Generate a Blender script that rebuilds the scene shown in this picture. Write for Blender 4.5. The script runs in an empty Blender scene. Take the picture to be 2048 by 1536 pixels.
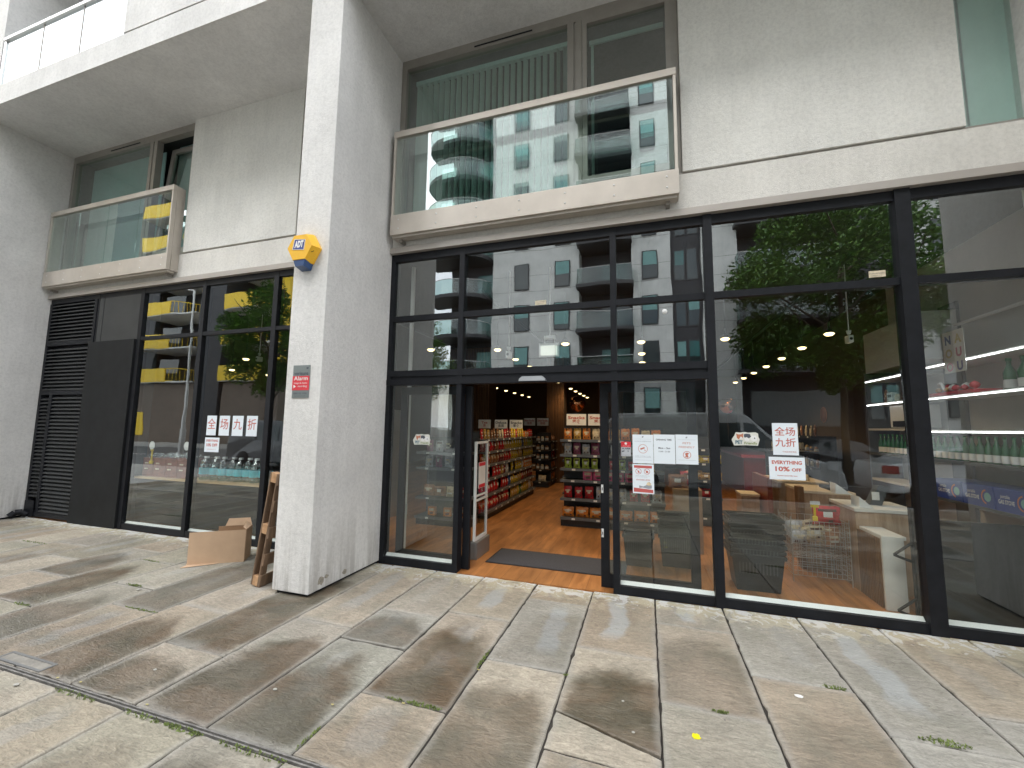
import bpy, bmesh, math, random
from mathutils import Vector, Matrix
R = math.radians
random.seed(7)
sc = bpy.context.scene
C = sc.collection
# ------------------------------------------------------------------ camera
cam_d = bpy.data.cameras.new('camera'); cam = bpy.data.objects.new('camera', cam_d); C.objects.link(cam); sc.camera = cam
cam_d.sensor_width = 36.0; cam_d.lens = 14.643; cam_d.clip_start = 0.05; cam_d.clip_end = 2000
pit, yaw, rol = 0.1029413, -0.3112272, 0.0131263
F = Vector((math.sin(yaw)*math.cos(pit), math.cos(yaw)*math.cos(pit), math.sin(pit)))
Rt = Vector((math.cos(yaw), -math.sin(yaw), 0)); U = Rt.cross(F)
R2 = Rt*math.cos(rol)+U*math.sin(rol); U2 = -Rt*math.sin(rol)+U*math.cos(rol)
M = Matrix(((R2.x, U2.x, -F.x, 0), (R2.y, U2.y, -F.y, -4.6158), (R2.z, U2.z, -F.z, 1.7), (0, 0, 0, 1)))
cam.matrix_world = M
# ------------------------------------------------------------------ sky, sun, exposure
SUN_EL, SUN_AZ = R(53), R(193)     # azimuth clockwise from +Y
w = bpy.data.worlds.new('World'); sc.world = w; w.use_nodes = True
nt = w.node_tree; nt.nodes.clear()
wo = nt.nodes.new('ShaderNodeOutputWorld'); bg = nt.nodes.new('ShaderNodeBackground')
sk = nt.nodes.new('ShaderNodeTexSky'); sk.sky_type = 'NISHITA'; sk.sun_disc = False
sk.sun_elevation = SUN_EL; sk.sun_rotation = SUN_AZ; sk.dust_density = 3.0; sk.air_density = 1.2
tc = nt.nodes.new('ShaderNodeTexCoord'); nz = nt.nodes.new('ShaderNodeTexNoise')
nz.inputs['Scale'].default_value = 2.2; nz.inputs['Detail'].default_value = 7; nz.inputs['Roughness'].default_value = .58
cr = nt.nodes.new('ShaderNodeValToRGB'); cr.color_ramp.elements[0].position = .34; cr.color_ramp.elements[1].position = .56
mixc = nt.nodes.new('ShaderNodeMixRGB'); mixc.inputs[2].default_value = (13.0, 13.2, 13.6, 1)
nt.links.new(tc.outputs['Generated'], nz.inputs['Vector']); nt.links.new(nz.outputs[0], cr.inputs[0])
nt.links.new(cr.outputs[0], mixc.inputs[0]); nt.links.new(sk.outputs[0], mixc.inputs[1]); nt.links.new(mixc.outputs[0], bg.inputs[0])
bg.inputs[1].default_value = 0.15
nt.links.new(bg.outputs[0], wo.inputs[0])
sd = bpy.data.lights.new('sun', 'SUN'); sd.energy = .58; sd.angle = R(20); sd.color = (1, .975, .94)
sun = bpy.data.objects.new('sun', sd); C.objects.link(sun)
dirv = Vector((math.sin(SUN_AZ)*math.cos(SUN_EL), math.cos(SUN_AZ)*math.cos(SUN_EL), math.sin(SUN_EL)))
sun.rotation_euler = dirv.to_track_quat('Z', 'Y').to_euler(); sun.location = (0, -20, 40)
vs = sc.view_settings; vs.view_transform = 'Standard'; vs.look = 'None'; vs.exposure = 1.2; vs.gamma = 1
sc.render.engine = 'CYCLES'
cy = sc.cycles
cy.use_denoising = True; cy.max_bounces = 10; cy.diffuse_bounces = 4; cy.glossy_bounces = 5; cy.transparent_max_bounces = 24; cy.transmission_bounces = 6
cy.caustics_reflective = False; cy.caustics_refractive = False; cy.sample_clamp_indirect = 6

# ------------------------------------------------------------------ materials
MATS = {}
def nodes(name):
    m = bpy.data.materials.new(name); m.use_nodes = True; n = m.node_tree
    b = n.nodes['Principled BSDF']; MATS[name] = m
    return m, n, b
def NN(n, t, **kw):
    x = n.nodes.new(t)
    for k, v in kw.items():
        if k in x.inputs: x.inputs[k].default_value = v
        else: setattr(x, k, v)
    return x
def plain(name, col, rough=.5, metal=0, bump=0, bscale=60, var=.08, vscale=6, spec=None, coat=0):
    m, n, b = nodes(name)
    b.inputs['Roughness'].default_value = rough; b.inputs['Metallic'].default_value = metal
    if spec is not None: b.inputs['Specular IOR Level'].default_value = spec
    if coat: b.inputs['Coat Weight'].default_value = coat
    t = NN(n, 'ShaderNodeTexCoord'); z = NN(n, 'ShaderNodeTexNoise', Scale=vscale, Detail=6, Roughness=.6)
    n.links.new(t.outputs['Object'], z.inputs['Vector'])
    rmp = NN(n, 'ShaderNodeMapRange'); rmp.inputs[1].default_value = .3; rmp.inputs[2].default_value = .7; rmp.inputs[3].default_value = 1-var; rmp.inputs[4].default_value = 1+var
    n.links.new(z.outputs[0], rmp.inputs[0])
    hs = NN(n, 'ShaderNodeVectorMath', operation='SCALE'); hs.inputs[0].default_value = col[:3]
    n.links.new(rmp.outputs[0], hs.inputs['Scale']); n.links.new(hs.outputs[0], b.inputs['Base Color'])
    if bump:
        z2 = NN(n, 'ShaderNodeTexNoise', Scale=bscale, Detail=4); n.links.new(t.outputs['Object'], z2.inputs['Vector'])
        bp = NN(n, 'ShaderNodeBump', Strength=bump, Distance=.01); n.links.new(z2.outputs[0], bp.inputs['Height']); n.links.new(bp.outputs[0], b.inputs['Normal'])
    return m
def emis(name, col, s):
    m, n, b = nodes(name); b.inputs['Base Color'].default_value = (*col, 1)
    b.inputs['Emission Color'].default_value = (*col, 1); b.inputs['Emission Strength'].default_value = s
    return m
def glass(name, tint, refl, wav=.0, wscale=.7, rough=0.0, ior=1.45):
    m, n, b = nodes(name); n.nodes.remove(b); out = n.nodes['Material Output']
    tr = NN(n, 'ShaderNodeBsdfTransparent'); tr.inputs[0].default_value = (*tint, 1)
    gl = NN(n, 'ShaderNodeBsdfGlossy'); gl.inputs['Roughness'].default_value = rough; gl.inputs[0].default_value = (.93, .98, .97, 1)
    fr = NN(n, 'ShaderNodeFresnel', IOR=ior)
    ad = NN(n, 'ShaderNodeMath', operation='ADD'); ad.inputs[1].default_value = refl; ad.use_clamp = True
    mx = NN(n, 'ShaderNodeMixShader')
    bf = NN(n, 'ShaderNodeNewGeometry'); iv = NN(n, 'ShaderNodeMath', operation='SUBTRACT'); iv.inputs[0].default_value = 1; n.links.new(bf.outputs['Backfacing'], iv.inputs[1])
    ml = NN(n, 'ShaderNodeMath', operation='MULTIPLY'); n.links.new(ad.outputs[0], ml.inputs[0]); n.links.new(iv.outputs[0], ml.inputs[1])      # the far side of a pane adds no second mirror image
    n.links.new(fr.outputs[0], ad.inputs[0]); n.links.new(ml.outputs[0], mx.inputs[0]); n.links.new(tr.outputs[0], mx.inputs[1]); n.links.new(gl.outputs[0], mx.inputs[2]); n.links.new(mx.outputs[0], out.inputs[0])
    if wav:
        t = NN(n, 'ShaderNodeTexCoord'); z = NN(n, 'ShaderNodeTexNoise', Scale=wscale, Detail=1.5)
        n.links.new(t.outputs['Object'], z.inputs['Vector'])
        bp = NN(n, 'ShaderNodeBump', Strength=1.0, Distance=wav); n.links.new(z.outputs[0], bp.inputs['Height']); n.links.new(bp.outputs[0], gl.inputs['Normal'])
    return m
def render_wall(name, col, stain=(.30, .28, .25)):
    m, n, b = nodes(name); b.inputs['Roughness'].default_value = .9
    t = NN(n, 'ShaderNodeTexCoord')
    g = NN(n, 'ShaderNodeNewGeometry')
    a = NN(n, 'ShaderNodeTexNoise', Scale=1.1, Detail=5, Roughness=.6); bb = NN(n, 'ShaderNodeTexNoise', Scale=26, Detail=6, Roughness=.75); c = NN(n, 'ShaderNodeTexNoise', Scale=140, Detail=3)
    mp = NN(n, 'ShaderNodeMapping'); mp.inputs['Scale'].default_value = (7, 7, .55)
    d = NN(n, 'ShaderNodeTexNoise', Scale=1.0, Detail=5, Roughness=.65)
    n.links.new(g.outputs['Position'], mp.inputs[0]); n.links.new(mp.outputs[0], d.inputs['Vector'])
    for q in (a, bb, c): n.links.new(g.outputs['Position'], q.inputs['Vector'])
    def rng(src, lo, hi, a0, a1):
        r = NN(n, 'ShaderNodeMapRange'); r.inputs[1].default_value = lo; r.inputs[2].default_value = hi; r.inputs[3].default_value = a0; r.inputs[4].default_value = a1
        n.links.new(src, r.inputs[0]); return r.outputs[0]
    def mul(x, y):
        r = NN(n, 'ShaderNodeMath', operation='MULTIPLY'); n.links.new(x, r.inputs[0]); n.links.new(y, r.inputs[1]); return r.outputs[0]
    f = mul(mul(rng(a.outputs[0], .3, .7, .88, 1.07), rng(bb.outputs[0], .35, .68, .88, 1.08)), rng(d.outputs[0], .35, .72, 1.02, .945))
    hs = NN(n, 'ShaderNodeVectorMath', operation='SCALE'); hs.inputs[0].default_value = col; n.links.new(f, hs.inputs['Scale'])
    # pitting and low splash dirt near the ground
    pit_ = rng(bb.outputs[0], .60, .70, 0, .30)
    sx = NN(n, 'ShaderNodeSeparateXYZ'); n.links.new(g.outputs['Position'], sx.inputs[0])
    low = mul(rng(sx.outputs[2], .0, .8, 1, 0), rng(d.outputs[0], .44, .60, 0, .6))
    mxm = NN(n, 'ShaderNodeMath', operation='MAXIMUM'); n.links.new(pit_, mxm.inputs[0]); n.links.new(low, mxm.inputs[1])
    mx = NN(n, 'ShaderNodeMixRGB'); mx.inputs[2].default_value = (*stain, 1); n.links.new(mxm.outputs[0], mx.inputs[0]); n.links.new(hs.outputs[0], mx.inputs[1])
    n.links.new(mx.outputs[0], b.inputs['Base Color'])
    bp = NN(n, 'ShaderNodeBump', Strength=.8, Distance=.008); ad = NN(n, 'ShaderNodeMath', operation='ADD')
    n.links.new(bb.outputs[0], ad.inputs[0]); n.links.new(c.outputs[0], ad.inputs[1]); n.links.new(ad.outputs[0], bp.inputs['Height']); n.links.new(bp.outputs[0], b.inputs['Normal'])
    return m
def wood(name, c1, c2, scale=(1, 1, 1), rough=.45, plank=None, ao=None):
    m, n, b = nodes(name); b.inputs['Roughness'].default_value = rough
    t = NN(n, 'ShaderNodeNewGeometry' if plank else 'ShaderNodeTexCoord'); src = t.outputs['Position'] if plank else t.outputs['Object']
    mp = NN(n, 'ShaderNodeMapping'); mp.inputs['Scale'].default_value = scale; n.links.new(src, mp.inputs[0])
    z = NN(n, 'ShaderNodeTexNoise', Scale=1, Detail=8, Roughness=.62, Distortion=.4); n.links.new(mp.outputs[0], z.inputs['Vector'])
    r = NN(n, 'ShaderNodeValToRGB'); r.color_ramp.elements[0].position = .32; r.color_ramp.elements[0].color = (*c1, 1); r.color_ramp.elements[1].position = .68; r.color_ramp.elements[1].color = (*c2, 1)
    n.links.new(z.outputs[0], r.inputs[0]); last = r.outputs[0]
    if plank:
        br = NN(n, 'ShaderNodeTexBrick'); br.offset = .37; br.inputs['Scale'].default_value = 1; br.inputs['Brick Width'].default_value = plank[0]; br.inputs['Row Height'].default_value = plank[1]
        br.inputs['Mortar Size'].default_value = .002; br.inputs['Color1'].default_value = (.82, .82, .82, 1); br.inputs['Color2'].default_value = (1.12, 1.1, 1.08, 1); br.inputs['Mortar'].default_value = (.45, .42, .4, 1)
        n.links.new(src, br.inputs['Vector'])
        mm = NN(n, 'ShaderNodeMixRGB', blend_type='MULTIPLY'); mm.inputs[0].default_value = 1; n.links.new(last, mm.inputs[1]); n.links.new(br.outputs[0], mm.inputs[2]); last = mm.outputs[0]
    n.links.new(last, b.inputs['Base Color'])
    bp = NN(n, 'ShaderNodeBump', Strength=.15, Distance=.004); n.links.new(z.outputs[0], bp.inputs['Height']); n.links.new(bp.outputs[0], b.inputs['Normal'])
    return m
WALL = render_wall('render_white', (.72, .71, .685)); WALLC = render_wall('render_cream', (.76, .75, .705)); BAND = render_wall('render_band', (.74, .72, .67))
SOFF = render_wall('render_soffit', (.74, .74, .73))
TRIM = plain('beige_metal', (.40, .365, .33), .45, .2, var=.05, vscale=3)
BEAM = plain('champagne_metal', (.49, .445, .39), .42, .25, bump=.05, var=.09, vscale=3)
WFRAME = plain('brown_grey_metal', (.30, .28, .25), .45, .3)
BLACK = plain('black_frame', (.010, .011, .014), .5, 0, spec=.22, bump=.04, bscale=30, var=.25, vscale=9)
DGREY = plain('dark_grey_metal', (.045, .047, .048), .5, .1, spec=.3, var=.12, vscale=3)
PANEL = plain('charcoal_panel', (.012, .013, .014), .6, 0, spec=.2, var=.25, vscale=5)
SHOPG = glass('shop_glass', (.93, .95, .94), .19, wav=.0018, wscale=1.3, ior=1.5)
SHOPL = glass('shop_glass_low', (.93, .95, .94), .068, wav=.0018, wscale=1.3, ior=1.5)
SHOPM = glass('shop_glass_left', (.93, .95, .94), .11, wav=.0018, wscale=1.3, ior=1.5)
UPG = glass('upper_glass', (.80, .90, .87), .24, wav=.0018, wscale=1.1, ior=1.6)
BALG = glass('balustrade_glass', (.90, .96, .94), .20, wav=.004, wscale=.6, ior=1.5)
HIGHG = glass('high_balustrade_glass', (.62, .70, .74), .36, wav=.004, wscale=.6, ior=1.6)
CLEAR = glass('clear_plastic', (.82, .92, .92), .12, wav=.01, wscale=20, ior=1.4)
PAPER = plain('paper', (.74, .80, .85), .8, var=.02)
WHITE = plain('white_plastic', (.75, .75, .74), .4, var=.03)
REDP = plain('red_print', (.55, .10, .06), .6); REDB = plain('red_bright', (.62, .03, .045), .5); INK = plain('ink', (.07, .08, .10), .7)
REDSALE = plain('sale_red', (.50, .13, .10), .6)
ALU = plain('aluminium', (.62, .62, .61), .35, .7, var=.05); WSTRIP = plain('white_strip', (.93, .93, .92), .25, 0, var=.08, vscale=2)
YEL = plain('alarm_yellow', (.80, .44, .02), .35, coat=.3); BLU = plain('alarm_blue', (.02, .06, .17), .3, coat=.3); PUR = plain('logo_blue', (.03, .05, .22), .4)
GREYP = plain('plaque_grey', (.19, .22, .22), .4, .3)
CARD = plain('cardboard', (.34, .205, .115), .85, bump=.05, bscale=90, var=.09, vscale=5); CARDL = plain('cardboard_inside', (.52, .36, .235), .85, var=.06)
PALW = wood('pallet_wood', (.10, .065, .04), (.26, .165, .10), (14, 14, 2.2), .8); PALB = wood('pallet_block', (.34, .19, .09), (.58, .36, .2), (12, 12, 12), .8)
FLOOR = wood('floor_oak', (.235, .09, .024), (.50, .215, .068), (9, 1.4, 1), .42, plank=(.19, 1.3))
LEDGE = wood('ledge_oak', (.42, .28, .15), (.66, .48, .29), (3, 20, 20), .45)
CWOOD = wood('counter_wood', (.28, .17, .095), (.46, .31, .20), (20, 20, 2), .45); SLATW = wood('slat_wood', (.09, .042, .016), (.22, .105, .04), (20, 20, 1.5), .5)
CTOP = plain('counter_white', (.68, .66, .62), .35, var=.04); CTOP2 = wood('counter_oak_top', (.5, .4, .28), (.66, .54, .4), (2, 20, 20), .4)
BROWNW = plain('brown_wall', (.085, .058, .036), .8, var=.1); INW = plain('interior_wall', (.50, .49, .47), .85, var=.06, vscale=1.5)
CEIL = plain('dark_ceiling', (.020, .018, .017), .9); SHG = plain('shelf_grey', (.13, .14, .15), .4, .4); SHB = plain('shelf_black', (.018, .017, .017), .5)
MAT_ = plain('entrance_mat', (.055, .055, .062), .95, bump=.5, bscale=220, var=.3, vscale=120); MATE = plain('mat_edge', (.02, .02, .022), .8)
BASK = plain('black_basket_plastic', (.006, .006, .007), .35, spec=.3, bump=.1, bscale=40); WIRE = plain('chrome_wire', (.55, .54, .52), .3, .8)
LAMPE = emis('lamp_glow', (1, .76, .36), 2.2); LAMPB = plain('lamp_black', (.02, .02, .02), .4); LED = emis('led_strip', (.95, .97, 1), 5); COP = plain('copper_foil', (.75, .33, .16), .12, 1)
EXITE = emis('exit_panel', (.80, .83, .74), .35)
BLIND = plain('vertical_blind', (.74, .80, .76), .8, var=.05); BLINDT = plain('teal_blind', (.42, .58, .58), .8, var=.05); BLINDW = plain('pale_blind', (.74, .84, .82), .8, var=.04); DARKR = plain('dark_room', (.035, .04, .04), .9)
# ------------------------------------------------------------------ mesh helpers
class MB:
    def __init__(s): s.v = []; s.f = []; s.m = []; s.sm = []
    def add(s, vs, fs, mi=0, smooth=False):
        o = len(s.v); s.v += [Vector(v) for v in vs]
        for f in fs: s.f.append([o+i for i in f]); s.m.append(mi); s.sm.append(smooth)
        return s
    def box(s, x0, y0, z0, x1, y1, z1, mi=0, bev=0):
        if x0 > x1: x0, x1 = x1, x0
        if y0 > y1: y0, y1 = y1, y0
        if z0 > z1: z0, z1 = z1, z0
        if bev:
            bm = bmesh.new(); bmesh.ops.create_cube(bm, size=1)
            for v in bm.verts: v.co = Vector((x0+(v.co.x+.5)*(x1-x0), y0+(v.co.y+.5)*(y1-y0), z0+(v.co.z+.5)*(z1-z0)))
            bmesh.ops.bevel(bm, geom=bm.edges[:], offset=bev, segments=2, profile=.6, affect='EDGES')
            s.bm(bm, mi); return s
        vs = [(x0,y0,z0),(x1,y0,z0),(x1,y1,z0),(x0,y1,z0),(x0,y0,z1),(x1,y0,z1),(x1,y1,z1),(x0,y1,z1)]
        return s.add(vs, [(3,2,1,0),(4,5,6,7),(0,1,5,4),(1,2,6,5),(2,3,7,6),(3,0,4,7)], mi)
    def bm(s, bm, mi=0, smooth=False):
        bm.verts.ensure_lookup_table(); bm.verts.index_update()
        s.add([v.co.copy() for v in bm.verts], [[v.index for v in f.verts] for f in bm.faces], mi, smooth); bm.free(); return s
    def tube(s, p, q, r, n=8, mi=0, r2=None):
        p = Vector(p); q = Vector(q); d = (q-p).normalized(); r2 = r if r2 is None else r2
        a = d.orthogonal().normalized(); b = d.cross(a)
        vs = []
        for k in range(n):
            t = 2*math.pi*k/n; u = a*math.cos(t)+b*math.sin(t); vs += [p+u*r, q+u*r2]
        fs = [(2*k, 2*k+1, (2*k+3) % (2*n), (2*k+2) % (2*n)) for k in range(n)]
        fs = [tuple(reversed(f)) for f in fs]
        s.add(vs, fs, mi, True); s.add([vs[2*k] for k in range(n)], [tuple(reversed(range(n)))], mi); s.add([vs[2*k+1] for k in range(n)], [tuple(range(n))], mi)
        return s
    def path(s, pts, r, n=8, mi=0):
        for a, b in zip(pts, pts[1:]): s.tube(a, b, r, n, mi)
        return s
    def lathe(s, prof, c=(0,0,0), n=16, mi=0, smooth=True, axis='z'):
        vs = []
        for r, z in prof:
            for k in range(n):
                t = 2*math.pi*k/n; x, y = r*math.cos(t), r*math.sin(t)
                p = (x, y, z) if axis == 'z' else ((x, z, y) if axis == 'y' else (z, x, y))
                vs.append(Vector(p)+Vector(c))
        fs = []
        for i in range(len(prof)-1):
            for k in range(n): fs.append((i*n+k, i*n+(k+1) % n, (i+1)*n+(k+1) % n, (i+1)*n+k))
        if axis == 'y': fs = [tuple(reversed(f)) for f in fs]
        return s.add(vs, fs, mi, smooth)
    def prism(s, poly, y0, y1, mi=0, ax='y'):      # polygon in XZ extruded along Y (or YZ along X / XY along Z)
        n = len(poly)
        def P(a, b, t): return (a, t, b) if ax == 'y' else ((t, a, b) if ax == 'x' else (a, b, t))
        vs = [P(a, b, y0) for a, b in poly]+[P(a, b, y1) for a, b in poly]
        fs = [tuple(range(n)), tuple(reversed(range(n, 2*n)))]+[(k, n+k, n+(k+1) % n, (k+1) % n) for k in range(n)]
        return s.add(vs, fs, mi)
    def quad(s, a, b, c, d, mi=0): return s.add([a, b, c, d], [(0, 1, 2, 3)], mi)
    def build(s, name, mats, parent=None, origin=None, fixn=True):
        if not isinstance(mats, (list, tuple)): mats = [mats]
        me = bpy.data.meshes.new(name)
        if parent is not None: org = Vector(parent['_o'])
        elif origin is not None: org = Vector(origin)
        else:
            lo = [min(v[i] for v in s.v) for i in range(3)]; hi = [max(v[i] for v in s.v) for i in range(3)]
            org = Vector(((lo[0]+hi[0])/2, (lo[1]+hi[1])/2, lo[2]))
        me.from_pydata([tuple(v-org) for v in s.v], [], s.f)
        for m in mats: me.materials.append(m)
        me.polygons.foreach_set('material_index', s.m); me.polygons.foreach_set('use_smooth', s.sm)
        if fixn:
            bm = bmesh.new(); bm.from_mesh(me); bmesh.ops.recalc_face_normals(bm, faces=bm.faces[:]); bm.to_mesh(me); bm.free()
        me.update()
        o = bpy.data.objects.new(name, me); C.objects.link(o); o['_o'] = tuple(org)
        if parent is not None: o.parent = parent
        else: o.location = org
        return o
def tag(o, label, cat, group=None, kind=None):
    if label: o['label'] = label
    if cat: o['category'] = cat
    if group: o['group'] = group
    if kind: o['kind'] = kind
    return o
def struct(o): o['kind'] = 'structure'; return o
def thing(name, loc, label, cat, group=None):
    o = bpy.data.objects.new(name, None); C.objects.link(o); o.location = loc; o['_o'] = tuple(loc); o.empty_display_size = .1
    return tag(o, label, cat, group)
def copy_tree(o, parent=None):
    c = o.copy(); C.objects.link(c); c.parent = parent
    for ch in list(o.children): copy_tree(ch, c)
    return c
FONT = bpy.data.fonts.load('<builtin>') if False else None
def text_mesh(s, size, w=None, bold=0, shear=0, align='CENTER'):
    cu = bpy.data.curves.new('t', 'FONT'); cu.body = s; cu.size = size; cu.align_x = align; cu.align_y = 'CENTER'; cu.offset = bold; cu.shear = shear; cu.resolution_u = 3
    o = bpy.data.objects.new('t', cu); C.objects.link(o)
    bpy.context.view_layer.update()
    dg = bpy.context.evaluated_depsgraph_get(); me = bpy.data.meshes.new_from_object(o.evaluated_get(dg))
    bpy.data.objects.remove(o); bpy.data.curves.remove(cu)
    vs = [v.co.copy() for v in me.vertices]; fs = [list(p.vertices) for p in me.polygons]; bpy.data.meshes.remove(me)
    if w and vs:
        x0 = min(v.x for v in vs); x1 = max(v.x for v in vs); k = w/(x1-x0)
        c = 0 if align != 'CENTER' else (x0+x1)/2
        for v in vs: v.x = (v.x-c)*k
    return vs, fs
def put_text(mb, s, cx, cz, size, y, mi=0, w=None, bold=0, basis=None, shear=0):
    """writing facing -Y at x=cx z=cz; basis = (origin, xdir, zdir) for other planes"""
    vs, fs = text_mesh(s, size, w, bold, shear)
    if not vs: return
    if basis:
        o, xd, zd = basis; mb.add([Vector(o)+Vector(xd)*(v.x+cx)+Vector(zd)*(v.y+cz) for v in vs], fs, mi)
    else: mb.add([(cx+v.x, y, cz+v.y) for v in vs], fs, mi)

# ================================================================== THE SHOP BUILDING
ZS = 6.83                                   # first floor soffit
LX0, LX1, RX1 = -10.6, -3.65, 3.25          # bays
# pillars
def pillar(x0, x1, label):
    t = thing('pillar', ((x0+x1)/2, -.57, 0), label, 'pillar', 'rendered pillars between the shop bays')
    mb = MB(); mb.box(x0, -1.143, .03, x1, .16, ZS, bev=.006); mb.build('shaft', WALL, t)
    mb = MB(); mb.box(x0+.035, -1.11, -.01, x1-.035, .12, .045); mb.build('plinth', BLACK, t)
    return t
pm = pillar(LX1, -3.196, 'white rendered pillar between the two shopfronts, carrying the yellow alarm box')
for (yc, zc_, r_) in ((-.98, .115, .055), (-.90, .13, .03), (-.62, .09, .035)):
    mb = MB(); pts = [(yc+math.cos(k*.628)*r_*random.uniform(.6, 1.2), zc_+math.sin(k*.628)*r_*random.uniform(.5, 1.0)) for k in range(10)]; mb.prism(pts, -3.1965, -3.1945, ax='x'); mb.build('peeling_patch', plain('bare_render_%d' % int(r_*1000), (.30, .27, .22), .95, bump=.6, bscale=80, var=.35, vscale=30), pm)
pillar(-11.06, LX0, 'white rendered pillar at the left edge beside the black louvres')
pillar(RX1+.01, 3.7, 'white rendered pillar past the right end, seen mirrored in the last pane')
# first floor front: wall thing with panels
def upper_wall(x0, x1, wx1, nm, xe=None):
    """x0..wx1 window, wx1..xe raised render panel"""
    t = thing('facade_wall', ((x0+x1)/2, 0, 4.04), nm, 'wall')
    mb = MB(); mb.box(x0, 0, 4.04, x1, .2, 4.455); mb.build('spandrel_band', BAND, t)
    mb = MB(); mb.box(wx1, -.004, 4.485, xe, .2, ZS, bev=.004); mb.build('render_panel', WALLC, t)
    mb = MB(); mb.box(x0, .02, 4.455, x1, .19, 4.485); mb.build('shadow_groove', WFRAME, t)
    mb = MB(); mb.box(x0, -.055, 3.962, x1, .1, 4.04, bev=.003); mb.build('drip_trim', TRIM, t)
    return t
upper_wall(LX0+.002, LX1-.002, -7.2, 'pale rendered wall with raised panel over the left shopfront', -4.87)
upper_wall(-3.192, 3.258, .43, 'pale rendered wall with large raised panel over the right shopfront', 2.83)
mb = MB(); mb.box(-4.84, 0, 4.485, LX1-.002, .2, ZS); mb.box(-4.87, .03, 4.485, -4.84, .19, ZS, 1)
tag(mb.build('wall_strip', [WALL, WFRAME]), 'narrow render strip with dark groove behind the middle pillar', 'wall')
# upper floor slab, parapet and balustrade
mb = MB(); mb.box(-16, -1.19, ZS, 8, 0.2, 7.18); o = mb.build('balcony_slab', SOFF); tag(o, 'long white balcony slab forming the soffit over the first floor windows', 'balcony slab')
t = thing('upper_balcony', (-6, -1.19, 7.18), 'second floor balcony front with glass balustrade and rendered parapet at top left', 'balcony')
mb = MB(); mb.box(-16, -1.2, ZS-.004, 8, -1.192, 7.18); mb.box(-6.97, -1.2, 7.205, 8, -1.0, 12); mb.build('parapet', WALL, t)
mb = MB(); mb.box(-6.97, -1.19, 7.18, 8, -1.02, 7.205); mb.build('shadow_groove', WFRAME, t)
for a, b in ((-10.0, -9.01), (-8.99, -8.01), (-7.99, -6.99)):
    mb = MB(); mb.box(a, -1.185, 7.19, b, -1.17, 7.98); mb.build('glass_panel', HIGHG, t)
mb = MB(); mb.box(-10.05, -1.215, 7.98, -6.97, -1.14, 8.035, bev=.006); mb.build('top_rail', ALU, t)
mb = MB(); mb.box(-10.06, -1.2, 7.18, -10.0, -1.14, 7.98); mb.build('end_post', ALU, t)
for x in (-9.0, -8.0):
    mb = MB(); mb.box(x-.01, -1.19, 7.18, x+.01, -1.165, 7.98); mb.build('glazing_joint', WFRAME, t)
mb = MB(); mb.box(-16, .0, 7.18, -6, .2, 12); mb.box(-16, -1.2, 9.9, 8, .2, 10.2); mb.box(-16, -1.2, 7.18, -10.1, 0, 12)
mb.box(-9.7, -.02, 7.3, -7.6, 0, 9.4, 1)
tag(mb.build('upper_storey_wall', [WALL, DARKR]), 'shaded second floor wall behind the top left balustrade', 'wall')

# ---- first floor windows
def window(x0, x1, xm, label, z0=4.487, z1=ZS, left=None, right=None, vent=True, openr=False, mw=.09):
    y = .05
    t = thing('window', ((x0+x1)/2, .1, z0), label, 'window')
    mb = MB()
    mb.box(x0, y, z0, x0+.075, y+.1, z1); mb.box(x1-.075, y, z0, x1, y+.1, z1)
    mb.box(x0+.075, y, z1-.13, x1-.075, y+.1, z1); mb.box(x0+.075, y, z0, x1-.075, y+.1, z0+.07)
    mb.box(xm-mw, y-.003, z0+.07, xm-.012, y+.1, z1-.13); mb.box(xm+.012, y-.003, z0+.07, xm+mw, y+.1, z1-.13); mb.box(xm-.012, y+.012, z0+.07, xm+.012, y+.09, z1-.13)
    if vent: mb.box(x0+1.1, y-.008, z1-.085, x0+1.9, y+.002, z1-.07, 1)
    mb.build('window_frame', [WFRAME, BLACK], t)
    mb = MB(); mb.box(x0+.07, .098, z0+.06, xm-mw+.01, .112, z1-.12); mb.build('glass_pane', UPG, t)
    return t
t = window(-3.19, .425, -.75, 'large first floor window with pale vertical blinds and a fixed grey sash over the doorway')
mb = MB()
for (a, b, c, d) in ((-.655, -.6, 4.56, 6.7), (.295, .35, 4.56, 6.7)): mb.box(a, .035, c, b, .11, d)
mb.box(-.6, .035, 6.62, .295, .11, 6.7); mb.box(-.6, .035, 4.56, .295, .11, 4.64); mb.build('sash_frame', WFRAME, t)
mb = MB(); mb.box(-.605, .07, 4.63, .3, .083, 6.63); mb.build('glass_pane', UPG, t)
bt = thing('vertical_blinds', (-1.97, .3, 4.6), 'pale green vertical strip blinds hanging behind the big first floor pane', 'blinds')
mb = MB(); mb.box(-3.08, .24, 6.60, -.84, .29, 6.66); mb.build('head_rail', BLINDW, bt)
for k in range(25):
    x = -3.03+k*.0885; a = R(68+random.uniform(-5, 5)); mb = MB(); dx, dy = .045*math.cos(a), .045*math.sin(a)
    mb.prism([(x-dx, .265-dy), (x+dx, .265+dy), (x+dx+.002, .268+dy), (x-dx+.002, .268-dy)], 4.56, 6.6, ax='z')
    mb.build('blind_slat', BLIND, bt)
mb = MB(); mb.box(-.58, .30, 4.6, -.545, .305, 6.62); mb.box(-.6, .28, 6.56, .29, .3, 6.62); tag(mb.build('roller_blind', BLIND), 'thin cream cord and head of a raised roller blind in the small sash', 'blind')
t = window(-10.56, -7.215, -8.28, 'first floor window at left with teal blind and a tilted open sash')
mb = MB(); zt = 6.66
sash = [(-8.16, -7.29)]
import itertools
def tilt(mbx, c, ang):
    for v in mbx.v:
        d = v-Vector(c); v.y = c[1]+d.y*math.cos(ang)+d.z*math.sin(ang); v.z = c[2]-d.y*math.sin(ang)+d.z*math.cos(ang)
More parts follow.
